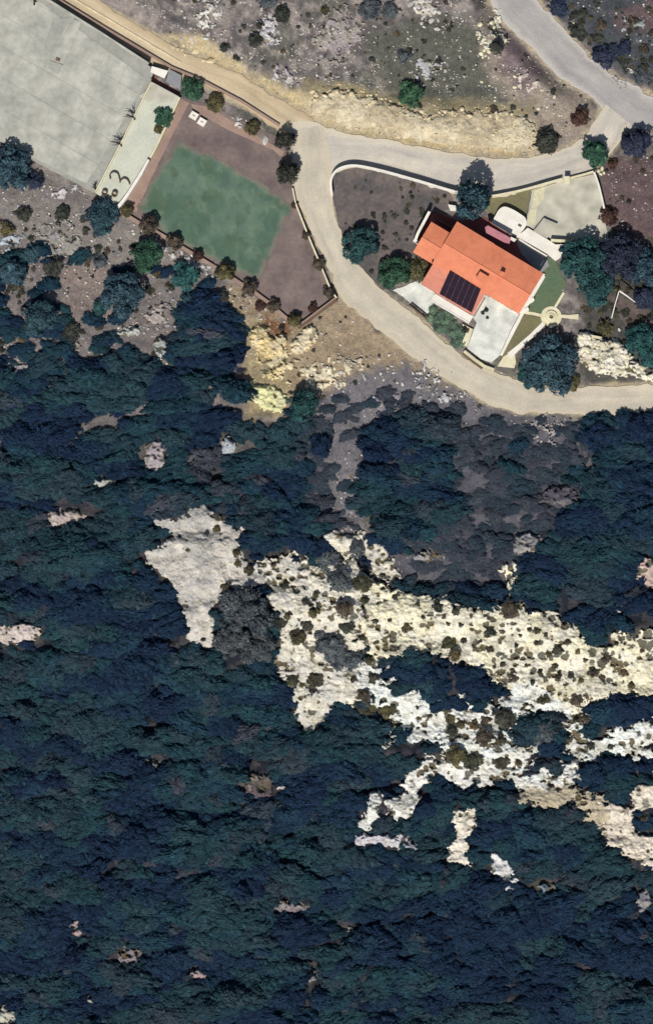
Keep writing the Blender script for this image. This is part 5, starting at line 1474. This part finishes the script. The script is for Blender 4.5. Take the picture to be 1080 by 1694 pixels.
for lab, line, w, mt in (('cream path from the terrace edge to the fountain', [(868, 517), (882, 519), (894, 522)], 5, 'm_cream'),
                         ('pale blocky path running right from the fountain', [(928, 523), (940, 524), (956, 524)], [5, 6, 9], 'm_cream'),
                         ('thin pale path running up from the fountain', [(917.5, 508), (932, 484)], 4, 'm_cream'),
                         ('white path running down from the fountain to the terrace tip', [(899, 535), (880, 554), (858, 574), (842, 588)], [7, 7, 8, 10], 'm_white')):
    tag(wall('garden_path', line, w, -0.2, 0.09, mt), kind='structure')
tag(prism('path_fan', [(832, 590), (850, 580), (853, 600), (850, 609), (822, 606)], -0.2, 0.07, 'm_cream'), kind='structure')
tl = thing('terrace_wall', W(850, 545, 0), 'long white wall along the right side of the south terrace', 'wall')
wall('wall_body', [(899, 457), (882, 486), (866.5, 512), (846, 551), (828, 588)], [4.6, 4.6, 5.5, 6, 4], -0.1, 0.7, 'm_white', tl)
for (u, v) in ((877, 497), (868, 513)):
    prism('buttress', [(u - 4, v - 1), (u + 4, v - 5), (u + 6, v + 1), (u - 1, v + 6)], -0.1, 0.82, 'm_white', tl)
tl = thing('terrace_front_wall', W(790, 598, 0), 'grey cream wall with a step at the foot of the south terrace', 'wall')
wall('wall_body', [(767, 581), (783, 594), (800, 606), (816, 612)], 5, -0.2, 0.5, 'm_yardcream', tl)
wall('foot', [(765, 585), (780, 598), (797, 610)], 3, -0.2, 0.15, 'm_wood', tl)
tl = thing('terrace_corner_block', W(775, 555, 0), 'pale raised block on the left corner of the south terrace', 'block')
prism('block_body', [(764, 536), (782, 545), (772, 574), (762, 570), (770, 552)], -0.2, 0.34, 'm_cream', tl)
tl = thing('timber_edging', W(693, 516, 0), 'dark timber edging of the planting bed by the road', 'edging')
wall('beam', [(677, 505), (693, 518), (708, 530)], 2, -0.1, 0.25, 'm_wood', tl)
wall('beam', [(680, 501), (695, 513), (712, 527)], 1.8, -0.1, 0.3, 'm_bark', tl)
HED = [(716, 512), (728, 520), (722, 530), (738, 528), (735, 542), (748, 536), (748, 551), (758, 546), (758, 560), (725, 541), (766, 552), (752, 566), (712, 524), (743, 520), (764, 566)]
for k, (u, v) in enumerate(HED):
    plant(u, v, 9.5, 'm', 'f_grey_green', 'grey green bush in the planting bed by the road', 'bush', 'bushes in the planting bed by the road', 'bed_bush', .0, .7, z=0.0, trunk=False)
for k, (u, v, r) in enumerate([(803.5, 512, 4.5), (805.5, 525, 3), (798, 517, 3.5), (769, 545, 6)]):
    plant(u, v, r, 's', 'f_dark', ['dark potted plant in the inner corner of the south terrace', 'smallest plant on the south terrace', 'dark plant beside the potted plant in the inner corner', 'dark bush at the edge of the pale corner block'][k], 'plant', None, 'terrace_plant', .1, 1, z=0.3)
po = thing('lamp_post', W(1018, 525, 0.0), 'thin white post leaning over the bare plot right of the fountain', 'post')
zg = top_z(1012, 526)
vs, fs = tube([W(1011, 526, zg), W(1017, 502, zg + 1.6), W(1023, 482, zg + 2.4)], [0.08, 0.07, 0.06], 8)
mesh_obj('post_shaft', vs, fs, 'm_white', po)
vs, fs = tube([W(1024, 481, zg + 2.4), W(1037, 490, zg + 2.2), W(1050, 500, zg + 1.8)], [0.12, 0.10, 0.05], 8)
mesh_obj('post_arm', vs, fs, 'm_white', po)
boulder(1024, 546, 3.4, 'm_stone', 'lone white stone above the rockery', None)
boulder(931, 480, 2.2, 'm_stone', 'tiny white stone at the tip of the thin path', None)
boulder(829, 616, 2.4, 'm_stone', 'tiny white stone by the road under the path fan', None)
boulder(954, 581, 7, 'm_stone', 'bright white boulder at the left tip of the rockery', None)
wl = thing('rockery_wall', W(968, 556, 0), 'low cream stone wall above the rockery', 'wall')
wall('wall_body', rough_pts([(957, 553), (975, 556), (994, 560)], 99, 0, 1)[:3], 4, -0.2, 0.7, 'm_cream', wl)
pk = thing('white_box', W(758, 346, 0), 'small white box beside the conifer at the garden wall', 'box')
prism('box_body', [(741, 340), (752, 342), (757, 349), (745, 349)], 0, 0.7, 'm_white', pk)
prism('box_lid', [(740, 339), (752.5, 341), (758, 350), (744.5, 350)], 0.7, 0.78, 'm_white', pk)

# ------------------------------------------------------------------ the house
HO = np.array([711.7, 370.6]); E1 = np.array([0.857, 0.515]); E2 = np.array([-0.515, 0.857])
def hp(s, t):
    return tuple(HO + E1 * s + E2 * t)
house = thing('house', W(*hp(100, 30), 0), 'house with a bright orange tiled roof among garden terraces', 'house')
def hbox(name, s0, s1, t0, t1, z0, z1, mat, root=house):
    return prism(name, [hp(s0, t0), hp(s1, t0), hp(s1, t1), hp(s0, t1)], z0, z1, mat, root)
hbox('wall', 40, 197, -17, 53, -0.2, 3.25, 'm_white')
hbox('wall', 4, 39.9, 4, 54, -0.2, 3.1, 'm_white')
hbox('wall', 43, 133, 53.1, 90, -0.2, 2.5, 'm_white')
def gable(name, s0, s1, t0, t1, tr, ze0, ze1, zr, mat, th=0.16):
    """pitched solid: ridge along s at t=tr"""
    P = lambda s, t, z: (*W(*hp(s, t))[:2], z)
    vs = [P(s0, t0, ze0), P(s0, tr, zr), P(s0, t1, ze1), P(s1, t0, ze0), P(s1, tr, zr), P(s1, t1, ze1)]
    vs += [(x, y, z - th) for x, y, z in vs]
    fs = [(0, 3, 4, 1), (1, 4, 5, 2), (6, 7, 10, 9), (7, 8, 11, 10), (0, 1, 7, 6), (1, 2, 8, 7), (3, 9, 10, 4), (4, 10, 11, 5), (0, 6, 9, 3), (2, 5, 11, 8)]
    return mesh_obj(name, vs, [f[::-1] for f in fs], mat, house)
def gable_fill(s, t0, t1, tr, z0, ze, zr):
    pass
r1 = gable('roof_main', 36, 108.2, -22, 58, 20, 3.45, 3.45, 4.08, 'm_roof')
r2 = gable('roof_east', 108, 201, -21.5, 56, 20, 3.49, 3.49, 4.15, 'm_roof')
r3 = gable('roof_west', 0, 37, 0, 58.3, 30, 3.28, 3.28, 3.78, 'm_roof')
P = lambda s, t, z: (*W(*hp(s, t))[:2], z)
def shed_roof(name, s0, s1, t0, t1, za, zb, mat, th=0.14):
    vs = [P(s0, t0, za), P(s1, t0, za), P(s1, t1, zb), P(s0, t1, zb)]
    vs += [(x, y, z - th) for x, y, z in vs]
    return mesh_obj(name, vs, [(0, 3, 2, 1), (4, 5, 6, 7), (0, 1, 5, 4), (1, 2, 6, 5), (2, 3, 7, 6), (3, 0, 4, 7)], mat, house)
r4 = shed_roof('roof_south', 38, 137, 55, 96, 3.36, 2.68, 'm_roof_old')
def cap(line, w=0.16):
    vs, fs = tube([P(*q) for q in line], [w] * len(line), 7)
    return vs, fs
for nm, ln, par in (('ridge_cap', [(36, 20, 4.05), (108, 20, 4.05)], r1), ('ridge_cap', [(108, 20, 4.12), (201, 20, 4.12)], r2), ('ridge_cap', [(0, 30, 3.76), (37, 30, 3.76)], r3)):
    vs, fs = cap(ln, 0.09)
    mesh_obj(nm, vs, fs, 'm_ridge', par)
# chimney box and vent
ch = hbox('chimney', 111, 127, 31, 44, 3.5, 4.55, 'm_roof_old')
hbox('chimney_cap', 110.2, 127.8, 30.2, 44.8, 4.55, 4.65, 'm_roof', ch)
vn = hbox('vent', 140.5, 146.5, 12, 16.5, 4.0, 4.75, 'm_ridge')
hbox('vent_cap', 140, 147, 11.5, 17, 4.75, 4.82, 'm_roof', vn)
hbox('flue', 34.5, 37, 55, 57, 3.0, 3.9, 'm_maroon')
# white wing wall on the west side, verandas
wing = wall('wing_wall', smooth_line([hp(-11.5, -14.5), hp(-10.5, 5), hp(-9.5, 25), hp(-7, 38)], 3), 4.6, -0.2, 1.9, 'm_white', house)
prism('wing_return', [hp(-10, 36), hp(-1, 36), hp(-1, 40), hp(-10, 40)], -0.2, 1.85, 'm_white', house)
hbox('balcony_floor', -5, 40, -18, -1, -0.1, 0.6, 'm_maroon')
hbox('balcony_rail', 4, 36, -13, -10, 0.6, 1.55, 'm_maroon')
vr = hbox('veranda_roof', 66, 139, 97, 110, 2.2, 2.34, 'm_white')
hbox('fascia', 66, 139, 109, 111, 2.08, 2.40, 'm_white', vr)
for s in (69, 91, 114, 136):
    hbox('post', s, s + 2, 106, 108, -0.1, 2.2, 'm_white', vr)
hbox('barge_board', 201.2, 204.5, -22, 20, 3.2, 3.46, 'm_white')
hbox('barge_board', 201.2, 204.5, 20.1, 54, 3.15, 3.40, 'm_white')
hbox('gutter', 138, 141, 60, 97, 2.5, 2.66, 'm_pinkpath')
# windows and doors on the walls
def opening(name, s0, s1, t, dirn, z0, z1):
    a, b = (t, t + 0.8) if dirn > 0 else (t - 0.8, t)
    f = hbox(name, s0, s1, a, b, z0, z1, 'm_wood')
    hbox('pane', s0 + 1, s1 - 1, (b if dirn > 0 else a - .3), (b + .3 if dirn > 0 else a), z0 + 0.1, z1 - 0.1, 'm_glass', f)
for s in (60, 84, 108): opening('window', s, s + 13, 90, 1, 0.9, 2.1)
for s in (150, 176): opening('window', s, s + 13, 53, 1, 0.9, 2.2)
opening('door', 137, 146, 53, 1, 0.3, 2.3)
for s in (58, 92, 128, 170): opening('window', s, s + 12, -17, -1, 1.0, 2.2)
opening('window', 12, 26, 54, 1, 0.9, 2.1)

# solar array: two rows of six panels on a tilted frame
sol = thing('solar_array', W(*hp(100, 74), 3.0), 'dark solar panel array of two rows on the lower roof', 'solar panels')
c00, c10, c11, c01 = np.array([742.2, 450.6]), np.array([792.8, 481.7]), np.array([778.3, 519.4]), np.array([725, 488.9])
def sp(a, b, z):
    q = (c00 * (1 - a) + c10 * a) * (1 - b) + (c01 * (1 - a) + c11 * a) * b
    return (*W(q[0], q[1])[:2], z + 3.62 - 0.72 * b)
def sbox(name, a0, a1, b0, b1, z0, z1, mat, root=sol):
    vs = [sp(a0, b0, z0), sp(a1, b0, z0), sp(a1, b1, z0), sp(a0, b1, z0), sp(a0, b0, z1), sp(a1, b0, z1), sp(a1, b1, z1), sp(a0, b1, z1)]
    return mesh_obj(name, vs, [(0, 1, 2, 3), (7, 6, 5, 4), (0, 4, 5, 1), (1, 5, 6, 2), (2, 6, 7, 3), (3, 7, 4, 0)], mat, root)
for k in range(6):
    for r in range(2):
        a0, a1 = k / 6 + 0.002, (k + 1) / 6 - 0.002; b0, b1 = r * 0.5 + 0.004, r * 0.5 + 0.496
        p_ = sbox('panel', a0, a1, b0, b1, 0, 0.04, 'm_solar')
        e = 0.006
        sbox('frame', a0, a0 + e, b0, b1, 0.041, 0.05, 'm_solar_line', p_); sbox('frame', a1 - e, a1, b0, b1, 0.041, 0.05, 'm_solar_line', p_)
        sbox('frame', a0 + e, a1 - e, b1 - e, b1, 0.041, 0.05, 'm_solar_line', p_)
sbox('rail', 0.02, 0.98, 0.2, 0.23, -0.1, -0.002, 'm_metal'); sbox('rail', 0.02, 0.98, 0.75, 0.78, -0.1, -0.002, 'm_metal')
for a in (0.05, 0.5, 0.95):
    for b_ in (0.2, 0.75):
        sbox('strut', a, a + 0.015, b_, b_ + 0.03, -0.36, -0.1, 'm_metal')

# ------------------------------------------------------------------ tell look-alikes apart by their order from the left
ORD = 'first second third fourth fifth sixth seventh eighth ninth tenth eleventh twelfth thirteenth fourteenth fifteenth sixteenth seventeenth eighteenth nineteenth twentieth'.split()
same = {}
for o in COL.objects:
    if o.parent is None and 'label' in o.keys():
        same.setdefault(o['label'], []).append(o)
for lab, os_ in same.items():
    if 1 < len(os_) <= len(ORD):
        os_.sort(key=lambda o: o.location.x)
        for k, o in enumerate(os_):
            nl = f"{lab}, {ORD[k] if k < len(os_) - 1 else 'last'} from left"
            if len(nl.split()) <= 16:
                o['label'] = nl
